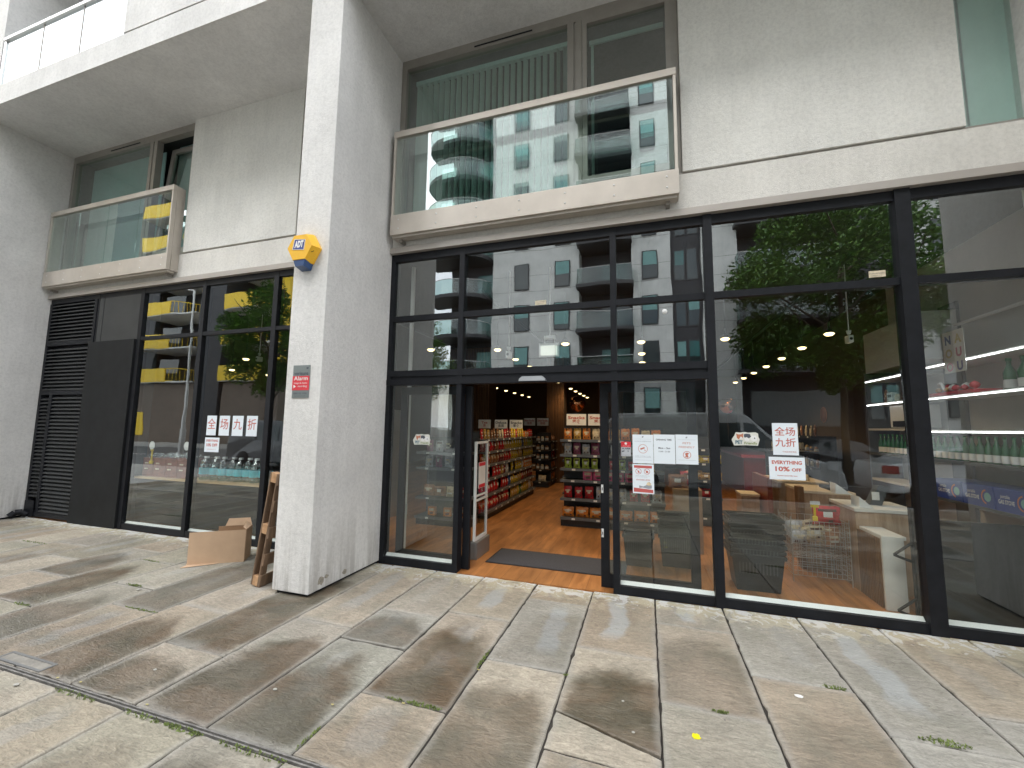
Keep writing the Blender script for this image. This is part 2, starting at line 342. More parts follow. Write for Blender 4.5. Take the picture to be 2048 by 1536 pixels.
for (a, b, c, d) in ((-8.16, -8.08, 4.57, 6.66), (-7.37, -7.29, 4.57, 6.66), (-8.08, -7.37, 6.57, 6.66), (-8.08, -7.37, 4.57, 4.66)): mb.box(a, .12, c, b, .18, d)
tilt(mb, (0, .15, 4.57), .075); mb.build('tilted_sash_frame', WFRAME, t)
mb = MB(); mb.box(-8.09, .14, 4.65, -7.36, .152, 6.58); tilt(mb, (0, .15, 4.57), .075); mb.build('glass_pane', UPG, t)
mb = MB(); mb.box(-10.45, .32, 4.5, -8.4, .335, 6.7); mb.box(-8.2, .42, 4.5, -7.22, .44, 6.82); tag(mb.build('roller_blind', BLINDT), 'teal roller blind drawn down behind the left first floor window', 'blind')
# right hand window (cut by the frame)
t = thing('window', (3.05, .1, 4.49), 'pale tinted window at the top right corner with a thick transom', 'window')
mb = MB(); mb.box(2.83, .02, 5.86, 3.258, .12, 5.98); mb.box(2.835, .06, 4.487, 2.86, .12, ZS); mb.build('window_frame', WFRAME, t)
mb = MB(); mb.box(2.832, .05, 4.487, 3.258, .062, 5.855); mb.build('glass_pane', UPG, t)
mb = MB(); mb.box(2.862, .05, 5.985, 3.258, .062, ZS); mb.build('glass_pane', UPG, t)
mb = MB(); mb.box(2.93, .115, 4.5, 3.4, .12, 6.8); mb.box(2.87, .13, 4.5, 2.92, .14, 6.8, 0); mb.box(2.84, .2, 4.5, 3.4, .21, 6.8, 1)  # pale sheet added close to the glass so the pane looks bright
tag(mb.build('roller_blind', [BLINDW, BLINDT]), 'pale mint blind added close behind the top right window to brighten it', 'blind')
# dark rooms behind the first floor windows
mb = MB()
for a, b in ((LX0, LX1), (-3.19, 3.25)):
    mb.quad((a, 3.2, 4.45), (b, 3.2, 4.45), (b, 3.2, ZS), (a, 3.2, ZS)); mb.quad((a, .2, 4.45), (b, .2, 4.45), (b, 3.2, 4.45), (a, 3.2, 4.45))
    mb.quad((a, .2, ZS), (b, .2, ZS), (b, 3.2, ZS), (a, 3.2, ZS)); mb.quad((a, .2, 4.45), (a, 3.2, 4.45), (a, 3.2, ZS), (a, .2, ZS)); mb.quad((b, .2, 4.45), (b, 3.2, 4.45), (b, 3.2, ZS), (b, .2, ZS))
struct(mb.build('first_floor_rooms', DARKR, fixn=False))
# ---- juliet balconies
def juliet(x0, x1, dep, label, panels):
    y = -.15
    t = thing('juliet_balcony', ((x0+x1)/2, y, 4.15), label, 'balcony', 'juliet balconies over the shopfronts')
    mb = MB(); mb.box(x0, y-.03, 4.15, x1, y+.03, 4.42, bev=.004); mb.box(x0+.02, y, 4.12, x1-.02, y+.11, 4.149); mb.build('bottom_beam', BEAM, t)
    mb = MB(); mb.box(x0, y-.03, 5.50, x1, y+.035, 5.585, bev=.004); mb.build('top_rail', BEAM, t)
    for x in (x0, x1-.012):
        mb = MB(); mb.box(x, y+.036, 4.151, x+.012, y+dep, 5.58); mb.build('end_plate', BEAM, t)
    for x in (x0+.005, x1-.035):
        mb = MB(); mb.box(x, y-.025, 4.42, x+.03, y+.034, 5.50); mb.build('end_post', BEAM, t)
    for x in (x0+.09, x1-.13):
        mb = MB(); mb.box(x, y+.05, 4.08, x+.04, y+.15, 4.12); mb.build('bracket', WFRAME, t)
    n = 7
    for k in range(n):
        for z in (4.23, 4.35):
            x = x0+.12+(x1-x0-.24)*k/(n-1); mb = MB(); mb.lathe([(0, y-.036), (.009, y-.036), (.011, y-.029)], (x, 0, z), 8, axis='y'); mb.build('bolt', ALU, t)
    w_ = (x1-x0-.08)/panels
    for k in range(panels):
        a = x0+.04+k*w_; mb = MB(); mb.box(a+.004, y-.008, 4.42, a+w_-.004, y+.006, 5.50); mb.build('glass_panel', BALG, t)
    return t
juliet(-3.12, .378, .16, 'champagne metal juliet balcony with glass front over the shop entrance', 1)
juliet(-10.55, -7.28, .16, 'champagne metal juliet balcony with glass front over the black louvres', 4)

# ================================================================== SHOPFRONT
zT, zR, zD = 3.96, 3.085, 2.31
def fr(mb, x, w, z0, z1, y0=-.0, y1=.12): mb.box(x-w/2, y0, z0, x+w/2, y1, z1)
t = thing('shopfront', (.04, .05, 0), 'black framed glazed shopfront with open sliding doors on the right', 'shopfront')
xs = [-3.165, -2.165, -.32, .652, 2.31]
mb = MB(); fr(mb, -3.165, .06, 0, zT); fr(mb, -2.165, .065, 0, zT); fr(mb, -.32, .065, 0, zT); fr(mb, .652, .085, 0, zT, -.012); fr(mb, 2.31, .12, 0, zT, -.02); mb.build('mullion', BLACK, t)
mb = MB(); mb.box(-3.19, .004, 3.862, 3.25, .116, 3.96); mb.box(-3.19, .005, zR-.035, 3.25, .115, zR+.035); mb.build('transom', BLACK, t)
mb = MB(); mb.box(-3.19, -.012, 2.215, .61, .114, 2.285); mb.box(-3.19, .012, 2.285, .61, .11, 2.325); mb.box(-3.19, -.004, 2.325, .61, .113, 2.40); mb.build('door_head', BLACK, t)
for a, b in ((-3.135, -2.198), (-.288, .61), (.694, 2.25), (2.37, 3.25)):
    mb = MB(); mb.box(a, .006, 0.0, b, .11, .085); mb.build('bottom_rail', BLACK, t)
    mb = MB(); mb.prism([(.047, .086), (.085, .086), (.085, .118), (.078, .118)], a+.004, b-.002, ax='x'); mb.build('foot_strip', WSTRIP, t)  # white strip just inside the foot of each pane
for a, b in ((-3.137, -2.197), (-.289, .611), ):
    mb = MB(); mb.box(a, .035, .085, b, .045, 2.216); mb.build('glass_pane', SHOPL, t)
for a, b in ((.693, 2.252), (2.368, 3.25)):
    mb = MB(); mb.box(a, .035, .085, b, .045, zR-.034); mb.build('glass_pane', SHOPL, t)
    mb = MB(); mb.box(a, .035, zR+.034, b, .045, 3.863); mb.build('glass_pane', SHOPG, t)
for a, b in ((-3.137, -2.197), (-2.133, -.352), (-.289, .611)):
    mb = MB(); mb.box(a, .035, 2.399, b, .045, zR-.034); mb.build('glass_pane', SHOPG, t)
    mb = MB(); mb.box(a, .035, zR+.034, b, .045, 3.863); mb.build('glass_pane', SHOPG, t)
# sliding leaves
def leaf(x0, x1, lab, hx):
    s = thing('sliding_door', ((x0+x1)/2, .16, 0), lab, 'sliding door')
    mb = MB(); mb.box(x0, .13, .01, x0+.09, .18, 2.2); mb.box(x1-.09, .13, .01, x1, .18, 2.2); mb.box(x0+.09, .131, .01, x1-.09, .179, .15); mb.box(x0+.09, .131, 2.1, x1-.09, .179, 2.2); mb.build('door_frame', BLACK, s)
    mb = MB(); mb.box(x0+.085, .15, .145, x1-.085, .158, 2.105); mb.build('glass_pane', glass('leaf_glass_'+str(int(abs(x0)*10)), (.9, .92, .9), .05, wav=.01), s)
    if hx:
        for z in (.57, 1.04):
            mb = MB(); mb.box(hx-.012, .122, z-.045, hx+.012, .131, z+.045, bev=.003); h = mb.build('lock_plate', WHITE, s)
            mb = MB(); mb.box(hx-.004, .118, z-.015, hx+.004, .1225, z+.015); mb.build('lock_slot', DGREY, h)
leaf(-3.05, -2.04, 'black framed sliding door leaf pushed open on the left of the entrance', None)
leaf(-.49, .50, 'black framed sliding door leaf pushed open on the right, with two white lock plates', -.47)
# door sensor
t = thing('door_sensor', (-1.225, -.04, 2.22), 'grey rounded motion sensor over the middle of the open entrance', 'door sensor')
mb = MB(); mb.prism([(-1.38, 2.225), (-1.07, 2.225), (-1.075, 2.25), (-1.11, 2.278), (-1.34, 2.278), (-1.375, 2.25)], -.085, -.013)
mb.build('sensor_cover', plain('sensor_grey', (.36, .38, .40), .3), t)
mb = MB(); mb.box(-1.37, -.08, 2.212, -1.08, -.02, 2.2245); mb.build('sensor_lens', BLACK, t)

# left shopfront
t = thing('shopfront', (-7.1, .05, 0), 'black framed shopfront on the left with dark panels and three tall panes', 'shopfront')
mb = MB()
for x, w_ in ((-9.21, .07), (-8.06, .085), (-6.63, .075), (-5.165, .085), (-3.68, .06)): fr(mb, x, w_, 0, zT)
mb.build('mullion', BLACK, t)
mb = MB(); mb.box(-10.6, .004, 3.87, LX1, .116, 3.96); mb.box(-8.02, .005, zR-.02, LX1, .115, zR+.035); mb.build('transom', BLACK, t)
mb = MB(); mb.box(-8.02, .006, 0, LX1, .11, .085); mb.build('bottom_rail', BLACK, t)
mb = MB(); mb.prism([(.047, .086), (.085, .086), (.085, .115), (.078, .115)], -8.01, LX1, ax='x'); mb.build('foot_strip', WSTRIP, t)  # same white strip along the left panes
for a, b in ((-8.018, -6.667), (-6.593, -5.207), (-5.123, -3.71)):
    for c, d in ((.085, zR-.019), (zR+.034, 3.871)):
        mb = MB(); mb.box(a, .035, c, b, .045, d); mb.build('glass_pane', SHOPM if c < 1 else SHOPG, t)
mb = MB(); mb.box(-9.17, .0, 3.09, -8.105, .05, 3.868); mb.box(-9.06, -.006, 3.09, -9.04, 0.0, 3.868); mb.build('upper_panel', DGREY, t)
mb = MB(); mb.box(-9.30, -.035, .0, -8.105, .03, 3.085, bev=.004); mb.build('flush_door', PANEL, t)
t = thing('louvre_doors', (-9.95, .03, 0), 'tall black louvred service doors beside the left pillar', 'louvres')
mb = MB(); mb.box(-10.59, -.01, 0, -10.52, .1, 3.868); mb.box(-9.29, -.012, 0, -9.22, .1, 3.868)
for z in (3.07, 2.17, .03): mb.box(-10.52, -.011, z, -9.29, .09, z+.075)
mb.box(-10.27, -.012, .105, -10.19, .09, 2.17); mb.box(-10.52, .09, 0, -9.29, .1, 3.868)
mb.build('louvre_frame', BLACK, t)
for (a, b, c, d) in ((-10.52, -9.29, 3.145, 3.868), (-10.52, -9.29, 2.245, 3.07), (-10.19, -9.29, .105, 2.17), (-10.52, -10.27, .35, 2.17)):
    mb = MB(); z = c+.01
    while z < d-.05:
        mb.prism([(-.008, z), (-.004, z-.004), (.05, z+.04), (.05, z+.05), (-.008, z+.012)], a, b, ax='x'); z += .066
    mb.build('louvre_blades', DGREY, t)
mb = MB(); mb.path([(-10.45, -.02, .05), (-10.50, -.07, .10), (-10.54, -.14, .10), (-10.56, -.2, .04)], .05, 10); mb.box(-10.56, -.03, .02, -10.3, -.012, .3, bev=.01)
tag(mb.build('hose', BLACK), 'thick black hose poking out at the foot of the louvres', 'hose')
# ================================================================== PAVEMENT, ROAD, GROUND
def pave_mat():
    m, n, b = nodes('sandstone_paving')
    L = n.links.new
    g = NN(n, 'ShaderNodeNewGeometry'); P = g.outputs['Position']
    def attr(a): x = NN(n, 'ShaderNodeAttribute'); x.attribute_name = a; return x
    T = attr('tint'); S = attr('slab'); UVn = attr('uvs')          # slab = (stain, streak, random)
    def noise(sc_, det, ro, vec=None, dist=0): x = NN(n, 'ShaderNodeTexNoise', Scale=sc_, Detail=det, Roughness=ro, Distortion=dist); L(vec or P, x.inputs['Vector']); return x
    def rng(src, lo, hi, a0, a1, sm=False):
        r = NN(n, 'ShaderNodeMapRange'); r.interpolation_type = 'SMOOTHSTEP' if sm else 'LINEAR'
        for i, v in zip((1, 2, 3, 4), (lo, hi, a0, a1)): r.inputs[i].default_value = v
        L(src, r.inputs[0]); return r.outputs[0]
    def mth(op, x, y, clamp=False):
        r = NN(n, 'ShaderNodeMath', operation=op); r.use_clamp = clamp
        for i, q in enumerate((x, y)):
            if isinstance(q, (int, float)): r.inputs[i].default_value = q
            else: L(q, r.inputs[i])
        return r.outputs[0]
    sep = NN(n, 'ShaderNodeSeparateXYZ'); L(S.outputs['Vector'], sep.inputs[0])
    suv = NN(n, 'ShaderNodeSeparateXYZ'); L(UVn.outputs['Vector'], suv.inputs[0])
    pos = NN(n, 'ShaderNodeSeparateXYZ'); L(P, pos.inputs[0])
    # offset noise space per slab so the veining breaks at the joints
    off = NN(n, 'ShaderNodeVectorMath', operation='SCALE'); off.inputs[0].default_value = (31, 17, 53); L(sep.outputs[2], off.inputs['Scale'])
    ad = NN(n, 'ShaderNodeVectorMath', operation='ADD'); L(P, ad.inputs[0]); L(off.outputs[0], ad.inputs[1]); Q = ad.outputs[0]
    mp = NN(n, 'ShaderNodeMapping'); mp.inputs['Scale'].default_value = (1.0, 2.6, 1); mp.inputs['Rotation'].default_value = (0, 0, .35); L(Q, mp.inputs[0])
    n1 = noise(2.2, 6, .6, Q, .6); n2 = noise(9, 8, .68, mp.outputs[0], 1.6); n3 = noise(60, 5, .7, Q); n4 = noise(3.2, 3, .5, Q, .3)
    base = NN(n, 'ShaderNodeVectorMath', operation='SCALE'); L(T.outputs['Vector'], base.inputs[0])
    L(mth('MULTIPLY', mth('MULTIPLY', rng(n1.outputs[0], .3, .7, .80, 1.16), rng(n2.outputs[0], .3, .7, .72, 1.24)), rng(n3.outputs[0], .3, .7, .82, 1.18)), base.inputs['Scale'])
    last = base.outputs[0]
    def mix(fac, c, cur):
        x = NN(n, 'ShaderNodeMixRGB'); L(fac, x.inputs[0]); L(cur, x.inputs[1])
        if isinstance(c, tuple): x.inputs[2].default_value = (*c, 1)
        else: L(c, x.inputs[2])
        return x.outputs[0]
    # greenish-ochre mottling
    last = mix(rng(n4.outputs[0], .5, .72, 0, .35), (.23, .235, .185), last)
    # pale blue-grey streak running down the slab (dried run-off)
    du = mth('ABSOLUTE', mth('SUBTRACT', mth('ADD', suv.outputs[0], mth('MULTIPLY', mth('SUBTRACT', n1.outputs[0], .5), .5)), mth('ADD', .35, mth('MULTIPLY', sep.outputs[2], .3))), 0)
    st = mth('MULTIPLY', mth('MULTIPLY', rng(du, .09, .17, 1, 0, True), sep.outputs[1]), rng(suv.outputs[1], .12, .3, 0, 1, True))
    st = mth('MULTIPLY', st, rng(suv.outputs[1], .75, .97, 1, 0, True))
    last = mix(mth('MULTIPLY', st, .7), (.36, .385, .39), last)
    # brown damp patch, soft edged, per slab
    ex = mth('DIVIDE', mth('SUBTRACT', suv.outputs[0], mth('ADD', .38, mth('MULTIPLY', sep.outputs[2], .3))), .68); ey = mth('DIVIDE', mth('SUBTRACT', suv.outputs[1], .22), .66)
    dd = mth('ADD', mth('MULTIPLY', ex, ex), mth('MULTIPLY', ey, ey))
    dd = mth('ADD', dd, mth('MULTIPLY', mth('SUBTRACT', noise(2.6, 5, .6, Q, .5).outputs[0], .5), 1.5))
    msk = mth('MULTIPLY', rng(dd, .42, 1.02, 1, 0, True), sep.outputs[0])
    dirt = mix(rng(n1.outputs[0], .35, .65, 0, 1), (.105, .10, .075), mix(rng(n2.outputs[0], .4, .6, 0, .6), (.15, .112, .068), base.outputs[0]))
    br = NN(n, 'ShaderNodeMixRGB'); br.blend_type = 'MIX'; br.inputs[0].default_value = .93; br.inputs[1].default_value = (.15, .115, .07, 1)
    dark = mix(rng(n1.outputs[0], .42, .58, 0, 1), (.092, .060, .032), mix(rng(n2.outputs[0], .2, .8, 1, 1), (.066, .056, .034), base.outputs[0]))
    tex = NN(n, 'ShaderNodeMixRGB', blend_type='MULTIPLY'); tex.inputs[0].default_value = .8; L(dark, tex.inputs[1])
    tv = NN(n, 'ShaderNodeCombineXYZ'); s_ = rng(n2.outputs[0], .3, .7, .62, 1.4); [L(s_, tv.inputs[i]) for i in range(3)]; L(tv.outputs[0], tex.inputs[2])
    last = mix(mth('MULTIPLY', mth('MULTIPLY', msk, .95), rng(n4.outputs[0], .3, .6, .70, 1)), tex.outputs[0], last)
    # pale dried rim just inside each joint
    ed = mth('MINIMUM', mth('MINIMUM', suv.outputs[0], mth('SUBTRACT', 1.0, suv.outputs[0])), mth('MULTIPLY', mth('MINIMUM', suv.outputs[1], mth('SUBTRACT', 1.0, suv.outputs[1])), 1.8))
    last = mix(mth('MULTIPLY', rng(mth('ADD', ed, mth('MULTIPLY', mth('SUBTRACT', n1.outputs[0], .5), .12)), .01, .10, .42, 0, True), 1.0), (.36, .345, .31), last)
    # sandy mortar and white plaster drips along the foot of the shopfront
    nf = noise(5.5, 6, .6, P, .8)
    edge = rng(pos.outputs[1], -.55, -.02, 0, 1)
    fac = mth('MULTIPLY', rng(mth('ADD', mth('MULTIPLY', edge, .34), nf.outputs[0]), .66, .73, 0, .85), edge, True)
    last = mix(fac, (.46, .42, .30), last)
    nf2 = noise(7, 5, .65, Q, 1.4)
    fac2 = mth('MULTIPLY', rng(mth('ADD', mth('MULTIPLY', edge, .22), nf2.outputs[0]), .69, .72, 0, .95), edge, True)
    last = mix(fac2, (.58, .585, .57), last)
    # thin dark vein lines in the riven stone
    vl = NN(n, 'ShaderNodeTexNoise', Scale=3.4, Detail=6, Roughness=.7, Distortion=1.8); L(mp.outputs[0], vl.inputs['Vector'])
    vd = mth('ABSOLUTE', mth('SUBTRACT', vl.outputs[0], .5), 0)
    last = mix(mth('MULTIPLY', rng(vd, 0, .012, .55, 0), rng(n4.outputs[0], .42, .55, 0, 1)), (.085, .075, .058), last)
    # small dark and light specks
    v = NN(n, 'ShaderNodeTexVoronoi', Scale=9.0); v.inputs['Randomness'].default_value = 1; L(P, v.inputs['Vector'])
    cmpn = noise(3.1, 2, .5, P)
    last = mix(mth('MULTIPLY', rng(v.outputs['Distance'], .05, .085, .75, 0), rng(cmpn.outputs[0], .52, .6, 0, 1)), (.10, .095, .085), last)
    L(last, b.inputs['Base Color'])
    L(rng(msk, 0, 1, .82, .5), b.inputs['Roughness'])
    wv = NN(n, 'ShaderNodeTexWave', Scale=2.2, Distortion=16, Detail=4); wv.inputs['Detail Roughness'].default_value = .7; wv.inputs['Detail Scale'].default_value = 1.3; L(mp.outputs[0], wv.inputs['Vector'])
    h = mth('ADD', mth('ADD', mth('MULTIPLY', n2.outputs[0], 1.0), mth('MULTIPLY', n3.outputs[0], .35)), mth('MULTIPLY', wv.outputs[0], .35))
    bp = NN(n, 'ShaderNodeBump', Strength=.85, Distance=.009); L(h, bp.inputs['Height']); L(bp.outputs[0], b.inputs['Normal'])
    return m
PAVE = pave_mat()
tints = [(0.281, 0.242, 0.179), (0.265, 0.242, 0.184), (0.309, 0.258, 0.193), (0.326, 0.281, 0.216), (0.297, 0.272, 0.218), (0.29, 0.264, 0.2), (0.337, 0.291, 0.228), (0.265, 0.255, 0.211), (0.306, 0.276, 0.227), (0.294, 0.281, 0.242), (0.348, 0.306, 0.238)]
courses = [-13.6, -12.9, -12.3, -11.7, -11.05, -10.4, -9.85, -9.2, -8.6, -7.98, -7.31, -6.71, -6.05, -5.42, -4.82, -4.22, -3.60, -2.98, -2.385, -1.78, -1.165, -.56, .05, .66, 1.27, 1.88, 2.49, 3.1, 3.7, 4.3, 4.9, 5.5, 6.2, 6.9, 7.6, 8.3, 9, 9.7]
# cross joints measured on site: course left edge -> list of y, and stain strength per slab from the wall outwards
J = {-8.6: ([-.9], [0, .8, .5]), -7.98: ([-.75], [.1, .6]), -7.31: ([-1.15], [.2, .5]), -6.71: ([-.62, -1.56], [0, .9, .1]), -6.05: ([-.89, -2.12], [0, 1, .2]), -5.42: ([-1.485], [.0, .85]), -4.82: ([-1.845], [.75, .45]), -4.22: ([-1.645], [0, .95]), -3.6: ([-2.165], [.95, .9]),
     -2.98: ([-1.49], [.15, .95]), -2.385: ([-1.09, -1.65], [.0, .75, .9]), -1.78: ([-.94, -2.18], [.1, 1, .35]), -1.165: ([-1.55], [.3, .75]), -.56: ([-1.17], [.0, 1.0]), .05: ([-.53, -1.655], [.0, .55, .15]), .66: ([-1.15, ], [.05, .35]), 1.27: ([-1.55], [.15, .3]), 1.88: ([-1.16], [.1, .2])}
mb = MB(); att = []
def slab(poly, stain, streak, dz=0):
    """poly: 4 corners (x,y) ccw from near-left; chamfered stone with its own patch of noise"""
    g_ = .0058; cx = sum(p[0] for p in poly)/len(poly); cyy = sum(p[1] for p in poly)/len(poly)
    def ins(p, d): return (p[0]+(d if p[0] < cx else -d), p[1]+(d if p[1] < cyy else -d))
    dense = []
    nn0 = len(poly)
    for i_ in range(nn0):
        p, q = poly[i_], poly[(i_+1) % nn0]; L_ = math.hypot(q[0]-p[0], q[1]-p[1]); m_ = max(2, int(L_/.06)); ex, ey = (q[1]-p[1])/L_, -(q[0]-p[0])/L_
        for j_ in range(m_):
            f_ = j_/m_; dd_ = random.uniform(-.0035, .0022) if random.random() > .05 else -random.uniform(.004, .012)
            if j_ == 0: dd_ = -.004
            dense.append((p[0]+(q[0]-p[0])*f_+ex*dd_, p[1]+(q[1]-p[1])*f_+ey*dd_))
    near = min(min(math.hypot(p[0], p[1]+4.6) for p in poly), 9)
    if min(p[0] for p in poly) < -9 or max(p[0] for p in poly) > 4 or max(p[1] for p in poly) < -3.6: dense = list(poly)
    poly0 = poly; poly = dense
    o1 = [ins(p, g_) for p in poly]; o2 = [ins(p, .0065) for p in o1]
    z = dz+random.uniform(-.0025, .0025); n = len(poly)
    cz_ = (random.uniform(-.004, .004), random.uniform(-.002, .002)); tl = [z+(p[0]-cx)*cz_[0]+(p[1]-cyy)*cz_[1] for p in poly]
    vs = [(p[0], p[1], -.04) for p in o1]+[(p[0], p[1], tl[i]-.007) for i, p in enumerate(o1)]+[(p[0], p[1], tl[i]) for i, p in enumerate(o2)]
    fs = [(k, (k+1) % n, n+(k+1) % n, n+k) for k in range(n)]+[(n+k, n+(k+1) % n, 2*n+(k+1) % n, 2*n+k) for k in range(n)]+[tuple(range(2*n, 3*n))]
    mb.add(vs, fs)
    x0 = min(p[0] for p in poly); x1 = max(p[0] for p in poly); y0 = min(p[1] for p in poly); y1 = max(p[1] for p in poly)
    tt = random.choice(tints); k = random.uniform(.93, 1.07); tt = tuple(c*k for c in tt); rd = random.random()
    for v in vs: att.append((tt, (stain, streak, rd), ((v[0]-x0)/(x1-x0), (v[1]-y0)/(y1-y0), 0)))
DR0, DR1 = -2.768, -2.732      # slot drain
for i, x0 in enumerate(courses[:-1]):
    x1 = courses[i+1]
    js, stn = J.get(x0, ([random.uniform(-1.9, -.9)], [random.uniform(0, .6), random.uniform(.4, 1)]))
    ys = [0.0]+list(js)+[DR1]
    if x0 == -1.165 or x0 > -1.2: ys[-1] = -2.728
    for k in range(len(ys)-1):
        a, b = ys[k+1], ys[k]
        strk = (.9 if random.random() < .75 else .2) if k == 0 and x0 > -2.5 else random.choice((0, 0, .3, .5))
        dz = .004 if random.random() < .25 else 0
        if x0 == -.56 and k == 1:
            slab([(x0, -1.95), (x1, -2.13), (x1, -1.17), (x0, -1.17)], 1.0, 0, .006); slab([(x0, -2.26), (x1, -2.27), (x1, -2.13), (x0, -1.95)], 0, 0, -.003); slab([(x0, -2.728), (x1, -2.728), (x1, -2.27), (x0, -2.26)], .4, .4); continue
        if x0 == -1.165 and k == 0:
            slab([(x0, -.39), (x1, -.375), (x1, 0), (x0, 0)], 0, .3, -.002); slab([(x0, a), (x1, a), (x1, -.375), (x0, -.39)], .35, .9); continue
        slab([(x0, a), (x1, a), (x1, b), (x0, b)], stn[min(k, len(stn)-1)], strk, dz)
    y = DR0; first = True
    while y > -7.0:
        l = random.uniform(.8, 1.5) if not first else {-3.6: 1.0, -2.98: .9}.get(x0, random.uniform(.5, 1.3)); first = False
        y2 = max(y-l, -7.0)
        if y2 < -6.6: y2 = -7.0
        slab([(x0, y2), (x1, y2), (x1, y), (x0, y)], random.choice((.2, .5, .8, .95)), random.choice((0, .3)))
        y = y2
o = mb.build('pavement', PAVE, origin=(0, 0, 0)); struct(o)
me = o.data
for nm, idx in (('tint', 0), ('slab', 1), ('uvs', 2)):
    a = me.attributes.new(nm, 'FLOAT_VECTOR', 'POINT'); a.data.foreach_set('vector', [c for t_ in att for c in t_[idx]])
mb = MB(); mb.box(-13.6, -7.0, -.30, 9.7, .02, -.0125); struct(mb.build('paving_bed', plain('joint_mortar', (.035, .03, .025), .95, bump=.4, bscale=80, var=.3, vscale=20)))
# slot drain
t = thing('slot_drain', (-3, -2.75, 0), 'narrow black steel slot drain crossing the paving at lower left', 'drain')
for yy in (-2.7655, -2.7435):
    mb = MB(); mb.box(-13.6, yy, -.03, 9.7, yy+.009, .001); mb.build('drain_edge', plain('drain_steel'+str(abs(yy)), (.21, .20, .185), .6, .2, var=.4, vscale=20), t)
mb = MB(); mb.box(-13.6, -2.7615, -.035, 9.7, -2.7385, -.022); mb.build('drain_channel', BLACK, t)
t = thing('inspection_cover', (-4.2, -2.68, 0), 'small rectangular grey inset cover in the paving beside the drain', 'cover')
mb = MB(); mb.box(-4.47, -2.722, .001, -3.95, -2.705, .009); mb.box(-4.47, -2.64, .001, -3.95, -2.623, .009); mb.box(-4.47, -2.705, .001, -4.452, -2.64, .009); mb.box(-3.968, -2.705, .001, -3.95, -2.64, .009); mb.build('cover_rim', plain('rim_grey', (.17, .17, .165), .6, .2), t)
mb = MB(); mb.box(-4.451, -2.704, .001, -3.969, -2.641, .006); mb.build('cover_plate', plain('cover_stone', (.23, .215, .185), .85, bump=.4, var=.3, vscale=9), t)
# mosses in joints
MOSS = plain('moss_green', (.16, .21, .055), .9, var=.4, vscale=40)
mb = MB()
def tuft(x, y, rx, ry, n):
    for _ in range(int(n*.6)):
        a = random.uniform(0, 6.28); r = math.sqrt(random.random()); px, py = x+rx*r*math.cos(a), y+ry*r*math.sin(a); s_ = random.uniform(.003, .008); th = random.uniform(0, 6.28)
        dx, dy = math.cos(th)*s_, math.sin(th)*s_; h = random.uniform(.002, .012)
        mb.add([(px-dx, py-dy, .001), (px+dx, py+dy, .001), (px+dy*.8, py-dx*.8, h+.004), (px-dx*.2, py+dy*.9, h)], [(0, 1, 2), (0, 2, 3)])
for q in ((1.16, -1.135, .07, .025, 160), (1.53, -1.52, .12, .03, 240), (.40, -1.645, .05, .012, 90), (-1.17, -1.58, .012, .13, 220), (-1.32, -2.175, .12, .018, 240), (-1.5, -2.18, .1, .01, 90), (-5.13, -1.48, .12, .02, 160), (-4.40, -1.85, .22, .015, 200), (-5.55, -2.13, .12, .02, 120), (-8.19, -.9, .3, .03, 160), (-5.83, -.89, .15, .015, 90), (-3.42, -2.79, .2, .02, 130), (-2.8, -2.785, .2, .02, 130), (-2.48, -2.785, .16, .02, 200), (-1.98, -2.785, .25, .022, 180), (-1.78, -2.6, .012, .1, 90), (-.56, -1.57, .02, .02, 30)): tuft(*q)
o = mb.build('moss', MOSS, fixn=False); tag(o, 'green moss and tiny weeds in the paving joints and along the drain', 'moss', kind='stuff')
# litter
def blob(nm, x, y, r, mat, lab, cat, n=10, squash=1, group=None, h=.004):
    mb = MB(); pts = [(x+math.cos(k*6.283/n)*r*random.uniform(.75, 1.15), y+math.sin(k*6.283/n)*r*squash*random.uniform(.75, 1.15)) for k in range(n)]
    mb.prism(pts, .0055, .0055+h, ax='z'); return tag(mb.build(nm, mat), lab, cat, group)
blob('yellow_disc', .232, -1.92, .023, plain('disc_yellow', (.75, .68, .01), .4), 'bright yellow round disc lying on the paving at lower right', 'disc', 18)
blob('paper_scrap', .90, -1.32, .026, WHITE, 'torn white paper scrap on the paving right of the yellow disc', 'litter', 7, .7)
GUM = plain('gum', (.36, .35, .31), .8)
for x, y, r, lb_ in ((-1.06, -1.52, .012, 'by the mossy joint in front of the doorway'), (-.17, -1.74, .014, 'on the brown stained slab with the slanting edge'), (-.10, -2.0, .015, 'near the slanting edge of the stained slab'), (-4.95, -1.55, .03, 'near the weeds in front of the cardboard box'), (-2.3, -2.35, .022, 'on the long stained slab before the pillar'), (-3.25, -2.45, .02, 'on the short stained slab near the drain'), (1.45, -.55, .013, 'close to the wide shop pane'), (-3.9, -2.85, .03, 'just beyond the drain at lower left')):
    blob('chewing_gum', x, y, r*.62, GUM, 'pale flattened gum spot '+lb_, 'gum spot', 9, .8, 'pale gum spots on the paving')
LEAF = plain('dry_leaf', (.42, .36, .16), .8)
for x, y, lb_ in ((-3.75, -2.72, 'left of the drain cover end'), (-3.55, -2.7, 'beside the drain at its weediest stretch'), (-2.9, -2.71, 'at the drain below the long stained slab'), (-1.85, -2.35, 'on the slab left of the mossy corner'), (-1.15, -1.72, 'in the mossy joint before the doorway'), (-1.45, -2.2, 'among the weeds in the cross joint')):
    blob('leaf', x, y, .012, LEAF, 'tiny dry yellowish leaf '+lb_, 'leaf', 5, .5, 'tiny dry leaves on the paving', .003)
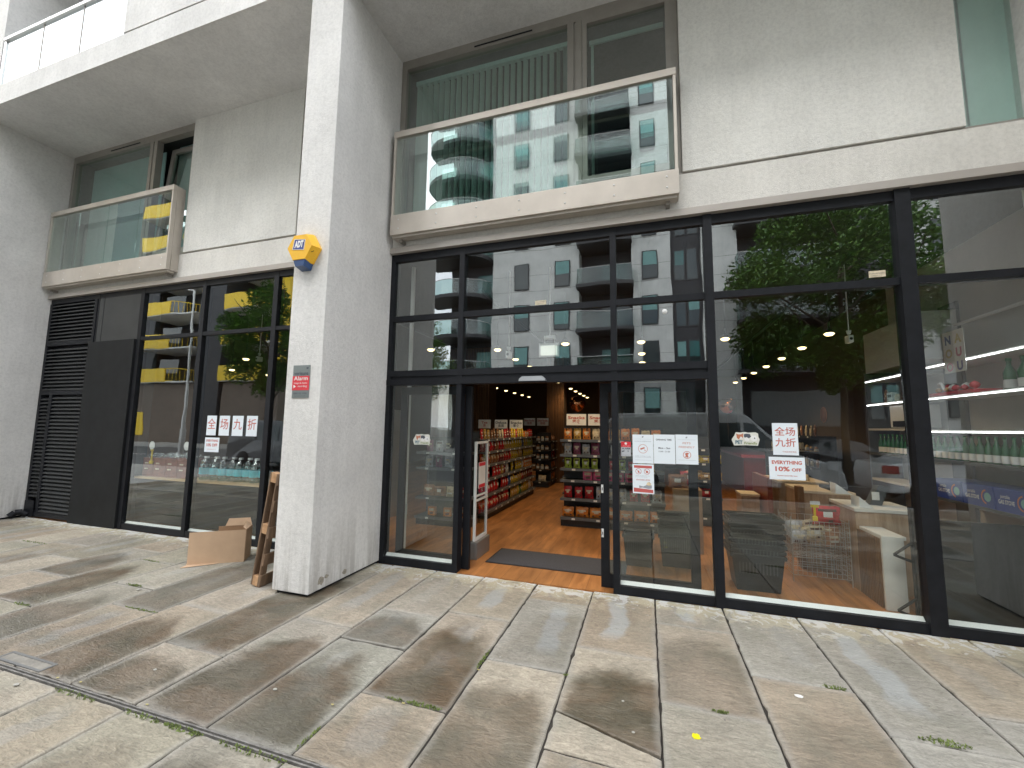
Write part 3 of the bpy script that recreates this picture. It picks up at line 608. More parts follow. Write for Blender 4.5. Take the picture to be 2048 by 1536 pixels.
# road, far pavement, terrain
ASP = plain('asphalt', (.11, .112, .115), .85, bump=.3, bscale=160, var=.2, vscale=1.2)
mb = MB(); mb.box(-90, -7.15, -.25, 60, -7.0, .0, bev=.01); struct(mb.build('kerb', plain('kerb_stone', (.36, .355, .34), .8, bump=.2)))
mb = MB(); mb.box(-90, -17.0, -.2, 60, -7.15, -.12); struct(mb.build('road', ASP))
mb = MB()
for k in range(-12, 9): mb.box(k*6, -12.1, -.116, k*6+2.5, -11.98, -.112)
struct(mb.build('road_marking', WHITE))
FARP = plain('far_paving', (.40, .39, .37), .85, var=.15, vscale=2)
mb = MB(); mb.box(-90, -26, -.2, 60, -17.0, 0); struct(mb.build('far_pavement', FARP))
mb = MB(); mb.box(-90, -7.0, -.2, -13.61, 1, -.003); mb.box(9.71, -7, -.2, 60, 1, -.003); struct(mb.build('side_pavement', FARP))
mb = MB(); mb.box(-400, -400, -1, 400, 400, -.31); struct(mb.build('ground', plain('ground_grey', (.2, .2, .18), .95)))
# ================================================================== SHOP INTERIOR
mb = MB(); mb.box(-10.6, .05, -.2, 3.7, 15.2, .004); struct(mb.build('shop_floor', FLOOR))
mb = MB(); mb.box(-2.13, .006, -.2, -.36, .0495, .004); struct(mb.build('door_threshold', FLOOR))
mb = MB(); mb.box(-10.6, .17, 3.97, 3.7, 15.2, 4.02); struct(mb.build('shop_ceiling', CEIL))
mb = MB(); mb.box(-10.7, 15.0, 0, 3.9, 15.2, 4); mb.box(-10.7, .2, 0, -10.6, 15, 4); struct(mb.build('shop_back_wall', BROWNW))
mb = MB(); mb.box(3.66, .165, 0, 3.9, 3.3, 4); struct(mb.build('shop_side_wall', INW))
mb = MB(); mb.box(3.66, 3.301, 0, 3.9, 15, 4); struct(mb.build('brown_side_wall', BROWNW))
mb = MB(); mb.box(-10.58, .13, 0, -8.06, .3, 3.9); struct(mb.build('service_partition', DARKR))
for x0, x1, y, lab in ((-6.0, -4.22, 6.4, 'wood slat clad column behind the long snack shelf'), (-2.98, -2.45, 8.3, 'wood slat clad column behind the dark far shelving'), (-1.5, -.7, 9.6, 'wood slat clad column above the right hand snack shelf')):
    t = thing('clad_column', ((x0+x1)/2, y+.3, 0), lab, 'column')
    mb = MB(); mb.box(x0, y, 0, x1, y+.6, 3.97); mb.build('column_core', plain('core_brown'+str(x0), (.07, .04, .02), .7), t)
    mb = MB(); x = x0
    while x < x1: mb.box(x, y-.03, 0, x+.03, y, 3.96); x += .05
    mb.build('wood_slats', SLATW, t)
CNT = {}
def nth(k):
    w_ = ('first', 'second', 'third', 'fourth', 'fifth', 'sixth', 'seventh', 'eighth', 'ninth', 'tenth')
    return w_[k-1] if k <= 10 else f'{k}' + ('st' if k % 10 == 1 and k != 11 else 'nd' if k % 10 == 2 and k != 12 else 'rd' if k % 10 == 3 and k != 13 else 'th')
# ---- pendant and track lamps (each one is a lit lamp)
lamp_m = MB(); lamp_m.lathe([(0, .16), (.012, .16), (.014, .08), (.035, .06), (.085, .008), (.078, .004), (.03, .045), (0, .05)], n=12)
glow_m = MB(); glow_m.lathe([(0, -.036), (.04, -.03), (.066, -.006), (.05, .008), (0, .012)], n=14)
def lamp_proto():
    t = thing('ceiling_lamp', (0, 0, 0), '', 'lamp', 'warm spot lamps hanging from the dark ceiling')
    lamp_m.build('lamp_shade', LAMPB, t); b = glow_m.build('bulb', LAMPE, t)
    mb = MB(); mb.tube((0, 0, .15), (0, 0, .86), .006, 6); mb.build('stem', LAMPB, t)
    return t
LP = []
for X, y0, n in ((2.52, 2.34, 7), (-.05, 2.28, 4), (-2.53, 2.37, 12), (-5.1, 7.2, 7), (-10.25, 3.4, 2)):
    for k in range(n): LP.append((X, y0+k*1.1))
LP += [(-3.72, 2.08), (-1.25, 2.137), (1.178, 2.353), (-8.217, 2.108)]
base = None
rowlab = {2.52: 'warm spot lamp in the row above the counters on the right', -.05: 'warm spot lamp in the row seen above the right door leaf', -2.53: 'warm spot lamp in the long row over the central aisle', -5.1: 'warm spot lamp in the far row over the left snack shelf', -10.25: 'warm spot lamp deep behind the left shopfront glass'}
for i, (x, y) in enumerate(LP):
    if base is None: base = lamp_proto(); o = base
    else: o = copy_tree(base)
    o.location = (x, y, 3.09)
    CNT[x] = CNT.get(x, 0)+1
    o['label'] = (f'{"nearest" if CNT[x] == 1 else nth(CNT[x])} '+rowlab[x]) if x in rowlab else {-3.72: 'single warm spot lamp seen through the narrow left pane', -1.25: 'warm spot lamp right of the hanging exit sign', 1.178: 'single warm spot lamp at the upper left of the wide pane', -8.217: 'single warm spot lamp behind the mullion of the left shopfront'}[x]
for x, y, e in ((1.5, 2.4, 80), (2.0, 6.0, 80), (-.05, 4.0, 45), (-2.2, 4.2, 60), (-2.2, 8, 35), (-5.0, 9, 30), (-1.2, 1.9, 45), (-8.0, 3.0, 30), (-2.2, 12, 25)):
    ld = bpy.data.lights.new('lamp_light', 'SPOT'); ld.energy = e*.8; ld.color = (1, .72, .42); ld.spot_size = R(140); ld.spot_blend = .8; ld.shadow_soft_size = .25
    lo_ = bpy.data.objects.new('lamp_light', ld); C.objects.link(lo_); lo_.location = (x, y, 3.0)
# copper foil balloons
for x, y, z, lab in ((-1.75, 6.6, 2.35, 'shiny copper foil balloon floating above the snack signs'), (2.05, 7.6, 2.35, 'shiny copper foil balloon above the counters')):
    mb = MB(); n = 14
    mb.lathe([(0, -.22), (.1, -.2), (.19, -.1), (.22, 0), (.2, .1), (.12, .18), (0, .2)], (x, y, z), 18); mb.tube((x, y, z-.9), (x, y, z-.22), .003, 5)
    tag(mb.build('foil_balloon', COP), lab, 'balloon')
# exit sign hanging
t = thing('exit_sign', (-1.27, 1.0, 2.68), 'white hanging emergency exit sign seen from behind above the door', 'sign')
mb = MB(); mb.box(-1.41, .98, 2.68, -1.125, 1.01, 2.87, bev=.004); mb.build('sign_case', WHITE, t)
mb = MB(); mb.box(-1.385, .975, 2.70, -1.15, .9795, 2.835); mb.build('sign_face', EXITE, t)
mb = MB(); mb.box(-1.34, .97, 2.93, -1.18, 1.02, 2.98, bev=.004); mb.tube((-1.26, 1, 2.98), (-1.26, 1, 3.97), .008); mb.tube((-1.33, 1, 2.86), (-1.33, 1, 2.93), .006); mb.tube((-1.19, 1, 2.86), (-1.19, 1, 2.93), .006); mb.build('hanger', WHITE, t)
# cameras
for x, y, z, lab in ((-1.86, 1.0, 2.75, 'small white security camera on a stem behind the transom pane'), (2.62, 2.0, 2.95, 'small white security camera beside the lamps above the counters'), (-7.6, 1.9, 3.05, 'small white security camera inside the left shopfront')):
    t = thing('security_camera', (x, y, z), lab, 'camera')
    mb = MB(); mb.tube((x, y, z+.05), (x, y, 3.97), .007); mb.lathe([(0, .1), (.03, .1), (.02, .05), (0, .04)], (x, y, z), 10); mb.build('mount', WHITE, t)
    mb = MB(); mb.box(x-.03, y-.06, z-.07, x+.03, y+.06, z+.03, bev=.012); mb.build('housing', WHITE, t)
    mb = MB(); mb.lathe([(0, -.066), (.018, -.066), (.02, -.058)], (x, y, z-.02), 10, axis='y'); mb.build('lens', BLACK, t)
# track rail and ducts on the ceiling
mb = MB()
for X in (2.52, -.05, -2.53, -5.1): mb.box(X-.02, 1.5, 3.9, X+.02, 14.5, 3.94)
tag(mb.build('lighting_track', LAMPB), 'black lighting tracks running back along the dark ceiling', 'track')
# ---- products
PK = {}
def pkmat(nm, c, rough=.3): 
    if nm not in PK: PK[nm] = plain('pack_'+nm, c, rough, bump=.15, bscale=25, var=.45, vscale=26)
    return PK[nm]
COLS = dict(red=(.50, .018, .022), darkred=(.20, .02, .02), yellow=(.62, .44, .03), lime=(.42, .50, .07), white=(.62, .60, .58), silver=(.42, .43, .46), orange=(.62, .20, .03), brown=(.28, .12, .05), pink=(.60, .06, .16), gold=(.50, .30, .07), purple=(.24, .06, .12), green=(.04, .2, .06), cream=(.6, .5, .34), black=(.04, .03, .03), blue=(.04, .1, .3))
LABM = [plain('label_cream', (.60, .52, .38), .5, var=.3, vscale=40), plain('label_dark', (.10, .04, .03), .5), plain('label_white', (.74, .74, .72), .5)]
_bag = {}
def bag_mesh(kind, col, lb):
    key = (kind, col, lb)
    if key in _bag: return _bag[key]
    mb = MB(); w_, h, d = {'bag': (.14, .20, .06), 'box': (.15, .17, .07), 'jar': (.08, .13, .08), 'wide': (.21, .17, .08), 'tall': (.11, .23, .05)}[kind]
    if kind == 'jar': mb.lathe([(0, 0), (.038, 0), (.04, .01), (.04, .085), (.03, .1), (.03, .12), (0, .125)], n=12); mb.lathe([(.0405, .02), (.0412, .022), (.0412, .072), (.0405, .075)], n=12, mi=1)
    elif kind == 'box':
        mb.box(-w_/2, -d/2, 0, w_/2, d/2, h, bev=.003); mb.box(-w_*.33, -d/2-.002, h*.5, w_*.33, -d/2, h*.78, 1); mb.box(-w_*.2, -d/2-.002, h*.15, w_*.25, -d/2, h*.38, 2)
    else:
        nx, nz_ = 6, 7; vs = []
        for s_ in (-1, 1):
            for j in range(nz_+1):
                for i in range(nx+1):
                    u = i/nx*2-1; v = j/nz_; puff = (1-u**2)**.6*(math.sin(math.pi*min(max(v*1.05, 0), 1)))**.55
                    x = u*w_/2*(1-.05*math.sin(v*3.14)); vs.append((x+.003*math.sin(9*v+u), s_*(d/2*puff+.001)+.004*math.sin(5*u+7*v), v*h+(.006*(j == nz_)*math.sin(11*u))))
        N = (nx+1)*(nz_+1); fs = []
        for s_ in (0, 1):
            for j in range(nz_):
                for i in range(nx):
                    a = s_*N+j*(nx+1)+i; f = (a, a+1, a+nx+2, a+nx+1); fs.append(f if s_ == 0 else f[::-1])
        mb.add(vs, fs, 0, True)
        for k, f in enumerate(fs[:nx*nz_]):
            j, i = divmod(k, nx)
            pat = (lambda i, j: 1 if (j == 4 and 1 <= i <= 4) or (j == 3 and 2 <= i <= 3) else (2 if j == 1 and i in (1, 4) else 0),
                   lambda i, j: 2 if (j in (3, 4) and i in (2, 3)) else (1 if j == 5 and 1 <= i <= 4 else (1 if j == 1 and i == 3 else 0)),
                   lambda i, j: 1 if (j == 2 and 1 <= i <= 3) else (2 if j in (4,) and i in (1, 2, 3) else (2 if (i, j) == (4, 3) else 0)))[lb % 3]
            mb.m[k] = pat(i, j)
    o = mb.build('snack_pack' if kind != 'jar' else 'jar', [pkmat(col, COLS[col]), LABM[lb % 3], LABM[(lb+1) % 3]], origin=(0, 0, 0), fixn=kind != 'bag' or True)
    _bag[key] = o; o['_first'] = 1
    return o
KW = {'bag': 'bag', 'box': 'box', 'jar': 'jar', 'wide': 'pouch', 'tall': 'packet'}
def place(kind, col, lb, x, y, z, rz, where, group, sc_=1.0):
    p = bag_mesh(kind, col, lb)
    if p.get('_first'): del p['_first']; o = p
    else: o = p.copy(); C.objects.link(o)
    o.location = (x, y, z); o.rotation_euler = (random.uniform(-.10, .02), 0, rz+random.uniform(-.12, .12)); o.scale = (sc_*random.uniform(.9, 1.08), sc_, sc_*random.uniform(.86, 1.08))
    k_ = CNT[(where)] = CNT.get(where, 0)+1
    o['label'] = f'{col} {KW[kind]}, {nth(k_)} from the {"left" if abs(rz) < .5 else "street"}, {where}'; o['category'] = 'snack pack' if kind != 'jar' else 'jar'; o['group'] = group
    return o
def gondola(x0, y0, x1, y1, top, levels, face, label, signs=(), shelf_m=SHG, back=True, depth=.34):
    """face: '-y' faces the street, '+x' faces right, '-x' left"""
    t = thing('shelf_unit', ((x0+x1)/2, (y0+y1)/2, 0), label, 'shelving')
    mb = MB(); 
    if face == '-y':
        mb.box(x0, y0+.05, 0, x1, y1, .13); mb.build('base', SHB, t)
        if back: mb = MB(); mb.box(x0, y1-.04, .13, x1, y1, top); mb.build('back_panel', SHB, t)
        for z in levels:
            mb = MB(); mb.box(x0, y0, z-.03, x1, y1-.041, z); s = mb.build('shelf', shelf_m, t)
            mb = MB(); mb.box(x0, y0-.008, z-.04, x1, y0, z+.005, 0); n = max(1, int((x1-x0)/.35))
            for k in range(n): cx = x0+(k+.5)*(x1-x0)/n+random.uniform(-.05, .05); mb.box(cx-.03, y0-.012, z-.033, cx+.03, y0-.0082, z-.003, 1)
            mb.build('price_rail', [shelf_m, LABM[2]], s)
    else:
        s_ = 1 if face == '+x' else -1; xf = x1 if s_ > 0 else x0; xb = x0 if s_ > 0 else x1
        mb.box(x0, y0, 0, xf-s_*.05, y1, .13); mb.build('base', SHB, t)
        mb = MB(); mb.box(xb, y0, .13, xb+s_*.04, y1, top); mb.build('back_panel', SHB, t)
        mb = MB(); mb.box(xb+s_*.041, y0, .13, xf-s_*.1, y0+.02, top-.02); mb.build('end_panel', SHB, t)
        for z in levels:
            mb = MB(); mb.box(xb+s_*.041, y0+.021, z-.03, xf, y1, z); s = mb.build('shelf', shelf_m, t)
            mb = MB(); mb.box(xf, y0+.021, z-.04, xf+s_*.008, y1, z+.004, 0); n = max(1, int((y1-y0)/.4))
            for k in range(n): cyy = y0+(k+.5)*(y1-y0)/n+random.uniform(-.08, .08); mb.box(xf+s_*.0082, cyy-.03, z-.033, xf+s_*.012, cyy+.03, z-.003, 1)
            mb.build('price_rail', [shelf_m, LABM[2]], s)
    return t
def shelf_sign(x, y, z, w_, h, l1, l2, lab, col):
    t = thing('shelf_sign', (x, y, z), lab, 'sign', 'white category signs above the shelves')
    mb = MB(); mb.box(x-w_/2, y, z, x+w_/2, y+.006, z+h); mb.build('sign_sheet', LABM[2], t)
    mb = MB(); put_text(mb, l1, x, z+h*.66, h*.36, y-.003, bold=.002, w=min(w_*.86, w_*.125*len(l1)+.04)); put_text(mb, l2, x, z+h*.3, h*.36, y-.003, bold=.001); mb.build('lettering', col, t)
    mb = MB(); mb.box(x-w_/2-.012, y-.004, z+h+.001, x+w_/2+.012, y+.01, z+h+.015); mb.box(x-w_/2-.012, y-.002, z-.1, x-w_/2-.002, y+.01, z+h); mb.box(x+w_/2+.002, y-.002, z-.1, x+w_/2+.012, y+.01, z+h); mb.build('sign_frame', BLACK, t)
# A: long snack gondola, left of the aisle, facing +x
gondola(-3.15, 2.42, -2.77, 6.1, 1.62, [.16, .46, .74, 1.0, 1.24, 1.47], '+x', 'long dark gondola of snacks on the left of the aisle')
lv = [.16, .46, .74, 1.0, 1.24, 1.47]; names = ['lowest', 'second', 'third', 'fourth', 'fifth', 'top']
for li, z in enumerate(lv):
    y = 2.52; seq = [['red', 'red', 'darkred', 'red', 'gold', 'yellow', 'yellow', 'brown'], ['pink', 'red', 'red', 'red', 'yellow', 'gold', 'brown', 'darkred'], ['red', 'red', 'red', 'darkred', 'yellow', 'yellow', 'orange', 'orange'], ['red', 'brown', 'darkred', 'red', 'yellow', 'gold', 'yellow', 'yellow'], ['darkred', 'brown', 'red', 'gold', 'yellow', 'yellow', 'yellow', 'lime'], ['gold', 'brown', 'cream', 'darkred', 'yellow', 'yellow', 'orange', 'red']][li]
    while y < 6.02:
        c = seq[min(7, int((y-2.5)/3.55*8))]
        if random.random() < .16: c = random.choice(('red', 'gold', 'white', 'green', 'brown', 'darkred', 'blue'))
        if random.random() < .05: y += .165; continue
        place(('bag', 'bag', 'tall')[li % 3] if c != 'orange' else 'box', c, li % 3, -2.86, y, z, R(90), f'on the {names[li]} shelf of the aisle gondola', 'packs on the long aisle gondola', 1.12 if li < 5 else .85); y += .165
# end cap at the street end of A
gondola(-3.86, 1.95, -2.85, 2.38, 1.5, [.15, .48, .98, 1.25], '-y', 'low grey end shelf seen through the narrow left pane')
for i in range(4): place('wide' if i < 3 else 'box', ('brown', 'brown', 'cream', 'red')[i], i, -3.68+i*.22, 2.1, .48, 0, 'on the second end shelf in the narrow pane', 'packs on the end shelf', 1.05)
for i in range(3): place('box', 'orange', 0, -3.6+i*.3, 2.1, .15, 0, 'on the bottom end shelf in the narrow pane', 'packs on the end shelf', .95)
for zz, cs in ((.98, ('silver', 'purple', 'silver', 'black', 'silver')), (1.25, ('purple', 'silver', 'black', 'silver', 'cream'))):
    for i, c in enumerate(cs): place('bag', c, i, -3.7+i*.19, 2.12, zz, 0, 'on the '+('third' if zz < 1.1 else 'top')+' end shelf in the narrow pane', 'packs on the end shelf')
# B: street facing snack shelf at the right of the opening
gondola(-1.45, 2.72, .28, 3.12, 1.72, [.16, .485, .80, .995, 1.236, 1.495], '-y', 'grey snack shelf facing the entrance, right of the aisle')
rowB = [(.16, 'wide', ['orange']*7, .245), (.485, 'bag', ['red', 'red', 'red', 'silver', 'silver', 'silver', 'red', 'red', 'silver'], .185), (.80, 'box', [None, None, 'pink', 'pink', 'pink', 'pink', 'pink', 'red'], .175), (.995, 'bag', ['lime']*5+['red', 'lime', 'red', 'lime', 'gold'], .155), (1.236, 'bag', ['silver', 'purple', 'silver', 'purple', 'silver', 'silver', 'purple', 'silver', 'purple', 'silver'], .16), (1.495, 'bag', ['orange', 'gold', 'orange', 'cream', 'orange', 'gold', 'orange', 'orange', 'cream', 'orange'], .165)]
for li, (z, k, cs, dx) in enumerate(rowB):
    for i, c in enumerate(cs):
        x = -1.33+i*dx
        if c and x < .2: place(k, c, 1 if c == 'lime' else 0, x, 2.82, z, 0, f'on the {names[li]} shelf facing the entrance', 'packs on the entrance shelf', {.16: 1.1, .995: .85, 1.236: .95}.get(z, 1.0))
shelf_sign(-1.17, 2.75, 1.745, .345, .20, 'Snacks', '零食', 'left of the two white Snacks signs on the entrance shelf', REDSALE)
shelf_sign(-.79, 2.75, 1.745, .345, .20, 'Snacks', '零食', 'second white Snacks sign on the entrance shelf, cut by the door leaf', REDSALE)
# signs over A and beyond
for i, (x, y, a, b_) in enumerate(((-3.5, 5.4, 'Deluxe', '盒面'), (-3.1, 5.4, 'Snacks', '零食'), (-3.25, 7.2, 'Instant Noodles', '泡面'), (-2.85, 7.2, 'Instant Noodles', '泡面'), (-3.95, 5.4, 'Tea', '茶'))):
    shelf_sign(x, y, 1.66 if y < 6 else 1.75, .34, .22, a, b_, ('dim white Deluxe sign above the long aisle gondola', 'dim white Snacks sign above the long aisle gondola', 'left white noodle sign above the far dark shelving', 'right white noodle sign above the far dark shelving', 'small dim sign left of the Deluxe sign')[i], INK if i in (0, 1) else REDSALE)
# far shelving
gondola(-3.12, 7.12, -2.66, 7.5, 1.55, [.16, .5, .8, 1.05, 1.3], '-y', 'dark end shelf of the far gondola in the aisle', shelf_m=SHB)
for z in (.16, .5, .8, 1.05, 1.3):
    for i in range(3): place('jar' if z > .4 else 'wide', ('brown', 'cream', 'brown')[i], 2, -3.0+i*.13 if z > .4 else -2.98+i*.11, 7.25, z, 0, 'on the '+{.16: 'lowest', .5: 'second', .8: 'third', 1.05: 'fourth', 1.3: 'top'}[z]+' level of the far end rack', 'jars on the far end shelf', 1.2) if not (z < .4 and i != 1) else None
gondola(-3.05, 7.52, -2.66, 10.6, 1.55, [.16, .5, .8, 1.05, 1.3], '+x', 'far dark gondola with orange packs along the aisle', shelf_m=SHB)
for li, z in enumerate((.16, .5, .8, 1.05, 1.3)):
    for k in range(9): place('box' if li < 3 else 'wide', ('orange', 'orange', 'red', 'cream', 'brown')[li], k, -2.76, 7.7+k*.32, z, R(90), f'on the {names[li]} level of the far gondola', 'packs on the far gondola')
# right side of the aisle, behind B
gondola(-1.5, 3.2, -1.1, 7.0, 1.7, [.16, .5, .8, 1.1, 1.4], '-x', 'dark gondola receding behind the entrance shelf')
# black racks behind glass (centre right)
gondola(.75, 3.6, 1.25, 3.95, 1.55, [.16, .5, .8, 1.1, 1.35], '-y', 'dark rack of yellow and red packs seen through the right door leaf', shelf_m=SHB)
for li, z in enumerate((.5, .8, 1.1)):
    for i in range(3): place('wide', ('red', 'gold', 'yellow')[li], i, .85+i*.16, 3.7, z, 0, f'on the {names[li]} level of the middle rack', 'packs on the middle rack', .9)
# red chest display and dark side shelving
t = thing('display_chest', (2.9, 10, 0), 'long deep red display chest far behind the counters', 'display')
mb = MB(); mb.box(2.42, 7.8, 0, 3.35, 13, .98); mb.build('chest_body', plain('chest_red', (.22, .012, .015), .4), t)
mb = MB(); mb.box(2.35, 7.72, .98, 3.38, 13.05, 1.06, bev=.01); mb.build('chest_top', plain('chest_top', (.50, .03, .05), .3), t)
for (x0, y0, y1, lb) in ((3.0, 4.7, 7.5, 'dark shelving with small goods under the brown wall'),):
    gondola(x0, y0, 3.38, y1, 1.6, [.3, .7, 1.0, 1.3, 1.6], '-x', lb, shelf_m=SHB)
    for li, z in enumerate((1.0, 1.3, 1.6)):
        for k in range(11): place(('bag', 'jar', 'tall')[li], ('cream', 'gold', 'cream')[li] if k % 3 else 'brown', k, 3.1, y0+.15+k*.25, z, R(-90), f'on the {("lower", "middle", "top")[li]} level under the brown wall', 'goods on the side shelving', .9)
gondola(2.3, 4.75, 2.95, 5.15, 1.5, [.3, .7, 1.0, 1.3], '-y', 'dark rack of small packs behind the checkout counters', shelf_m=SHB)
for li, z in enumerate((.7, 1.0, 1.3)):
    for k in range(4): place(('bag', 'bag', 'tall')[li], ('brown', 'gold', 'cream')[li], k, 2.4+k*.15, 4.85, z, 0, f'on the {names[li]} level behind the checkouts', 'packs on the checkout rack', .85)
# round wall decal on the brown wall
t = thing('wall_sign', (3.38, 4.9, 2.05), 'oval orange outlined sign on the brown wall', 'sign')
mb = MB(); mb.lathe([(0, 3.65), (.17, 3.65), (.17, 3.657)], (0, 6.0, 2.05), 24, axis='x'); mb.build('sign_disc', plain('decal', (.25, .10, .05), .6), t)
mb = MB(); mb.lathe([(.155, 3.643), (.17, 3.643), (.17, 3.648)], (0, 6.0, 2.05), 24, axis='x'); mb.build('sign_ring', plain('decal_o', (.5, .22, .1), .6), t)
# ---- right hand wall shelving with LED strips
t = thing('wall_shelving', (3.45, 1.8, 0), 'white wall shelving with bright LED strips at the right end', 'shelving')
def wsh(y0, y1, z, led=True, d=.38, m=None):
    mb = MB(); mb.box(3.26, y0, z, 3.655, y1, z+.03); s = mb.build('shelf', m or INW, t)
    if led: mb = MB(); mb.box(3.252, y0+.02, z+.004, 3.2595, y1-.02, z+.012); mb.build('led_strip', LED, s)
wsh(.25, 1.74, 2.47); wsh(2.08, 3.2, 2.45); wsh(.25, 1.74, 2.09); wsh(2.08, 3.2, 2.09); wsh(.25, 1.74, 1.70, True); wsh(.25, 3.2, 1.36, False, m=SHG); wsh(.25, 1.74, .92, False, m=SHG); wsh(2.08, 3.2, 1.72, False); wsh(2.08, 3.2, .98, False)
mb = MB(); mb.box(3.62, 1.75, 0, 3.655, 2.07, 3.3); mb.box(3.27, 3.21, 0, 3.655, 3.25, 2.6); mb.build('upright', SHG, t)
mb = MB(); mb.box(3.28, 1.75, 2.6, 3.655, 3.2, 3.2); tag(mb.build('hanging_panel', INW), 'pale grey boxed panel hanging above the LED shelves', 'panel')
mb = MB(); mb.tube((3.6, .3, 3.0), (3.6, 3.0, 3.0), .02); tag(mb.build('wall_pipe', WHITE), 'white pipe running along the grey side wall', 'pipe')
# poster on the wall shelving
t = thing('poster', (3.245, 1.16, 2.36), 'tall white poster with six coloured letters fixed on the LED shelving', 'poster')
mb = MB(); mb.box(3.236, 1.0, 2.36, 3.24, 1.33, 2.82); mb.build('poster_sheet', LABM[2], t)
for k, (ch, c) in enumerate((('N', (.08, .09, .2)), ('A', (.5, .4, .1)), ('O', (.55, .45, .2)), ('U', (.5, .12, .2)), ('O', (.5, .1, .15)), ('U', (.1, .1, .3)))):
    mb = MB(); put_text(mb, ch, 0, 0, .13, 0, bold=.006, basis=((3.234, 1.24-(k % 2)*.155, 2.72-(k//2)*.15), (0, -1, 0), (0, 0, 1))); mb.build('letter', plain('letter_'+str(k), c, .6), t)
# green bottles
def bottle_proto(h=.27, r=.034):
    t = thing('bottle', (0, 0, 0), '', 'bottle', 'green bottles lined up on the side wall shelf')
    mb = MB(); mb.lathe([(0, 0), (r, 0), (r, h*.55), (r*.4, h*.78), (r*.36, h), (0, h)], n=10); mb.build('bottle_body', plain('bottle_green', (.01, .12, .04), .08, spec=.8), t)
    mb = MB(); mb.lathe([(r+.001, h*.06), (r+.001, h*.33)], n=10); mb.build('bottle_label', LABM[2], t)
    mb = MB(); mb.lathe([(0, h+.003), (r*.45, h+.003), (r*.45, h*.92), (r*.38, h*.91)], n=10); mb.build('cap', plain('cap_green', (.02, .2, .08), .4), t)
    return t
bp_ = bottle_proto(); first = True
for k in range(26):
    for row in range(1):
        o = bp_ if first else copy_tree(bp_); first = False
        o.location = (3.33, .32+k*.108, 1.392); o['label'] = f'green bottle, {nth(k+1)} from the street, in the long row on the wall shelf'
for k, y in enumerate((.55, .72)):
    o = copy_tree(bp_); o.location = (3.4, y, 2.122); o.scale = (1.4, 1.4, 1.15); o['label'] = ('large dark green bottle on the LED shelf, nearer the street', 'large dark green bottle on the LED shelf, beside the white poster')[k]; o['group'] = 'large bottles on the LED shelf'
# ornaments on LED shelf
t = thing('ornament_tray', (3.36, 1.35, 2.12), 'red tray of white goose and mushroom ornaments on the LED shelf', 'ornaments')
mb = MB(); mb.box(3.27, .98, 2.121, 3.5, 1.72, 2.165, bev=.008); mb.build('tray', REDB, t)
for k in range(9):
    y = 1.05+k*.075; mb = MB(); r = random.uniform(.025, .05); mb.lathe([(0, -r), (r*.8, -r*.5), (r, 0), (r*.7, r*.6), (0, r)], (3.34+random.uniform(-.03, .05), y, 2.165+r), 10); mb.build('ornament', random.choice((WHITE, WHITE, REDB, pkmat('gold', COLS['gold']))), t)
mb = MB(); mb.path([(3.33, 1.55, 2.2), (3.33, 1.57, 2.25), (3.33, 1.6, 2.28), (3.33, 1.64, 2.27)], .014); mb.build('goose_neck', WHITE, t)
# portable gas stove boxes
for k in range(3):
    y0 = .42+k*.44
    t = thing('stove_box', (3.3, y0+.2, .95), ('blue portable gas stove box at the street end of its shelf', 'blue portable gas stove box in the middle of its shelf', 'blue portable gas stove box farthest along its shelf')[k], 'box', 'blue stove boxes on the side shelf')
    mb = MB(); mb.box(3.262, y0, .951, 3.6, y0+.42, 1.17, bev=.003); mb.build('carton', plain('stove_blue'+str(k), (.03, .06, .26), .4), t)
    bs = ((3.2595, y0+.21, 1.06), (0, -1, 0), (0, 0, 1))
    mb = MB(); put_text(mb, 'portable', -.08, .035, .05, 0, basis=bs, w=.11); put_text(mb, 'GAS STOVE', -.07, -.018, .055, 0, bold=.001, basis=bs, w=.19); mb.build('lettering', LABM[2], t)
    mb = MB()
    for q in range(8):
        a = R(100+q*20); mb.add([Vector(bs[0])+Vector((0, -.13-math.cos(a+d)*r_, math.sin(a+d)*r_)) for d, r_ in ((0, .06), (R(18), .06), (R(18), .075), (0, .075))], [(0, 1, 2, 3)])
    mb.build('dial', plain('dial_orange'+str(k), (.65, .2, .04), .5), t)
    mb = MB(); mb.lathe([(0, 3.2594), (.045, 3.2594)], (0, y0+.07, 1.06), 14, axis='x'); mb.build('flame', plain('flame_teal'+str(k), (.2, .42, .4), .5), t)
# other goods on LED shelves, left of the wide mullion
for k in range(6): place(('jar', 'box', 'tall')[k % 3], ('cream', 'white', 'brown')[k % 3], k, 3.4, 2.2+k*.15, 2.125, R(-90), 'on the LED shelf left of the mullion', 'goods on the LED shelves', .9)
t = thing('paper_roll_box', (3.4, 2.4, 1.76), 'white kitchen dispenser with dark slot under the lower LED strip', 'dispenser')
mb = MB(); mb.box(3.28, 2.15, 1.76, 3.6, 2.62, 2.06, bev=.01); mb.build('case', WHITE, t); mb = MB(); mb.box(3.273, 2.2, 1.77, 3.2795, 2.55, 1.85); mb.build('slot', BLACK, t)
for k in range(5): place('box', ('pink', 'white', 'yellow', 'brown', 'white')[k], k, 3.4, 2.2+k*.2, 1.395, R(-90), 'under the white dispenser', 'goods under the dispenser', .9)
mb = MB(); mb.box(2.37, .30, .005, 3.25, .34, .90); tag(mb.build('low_partition', PANEL), 'black back board of a low display behind the rightmost pane', 'board')
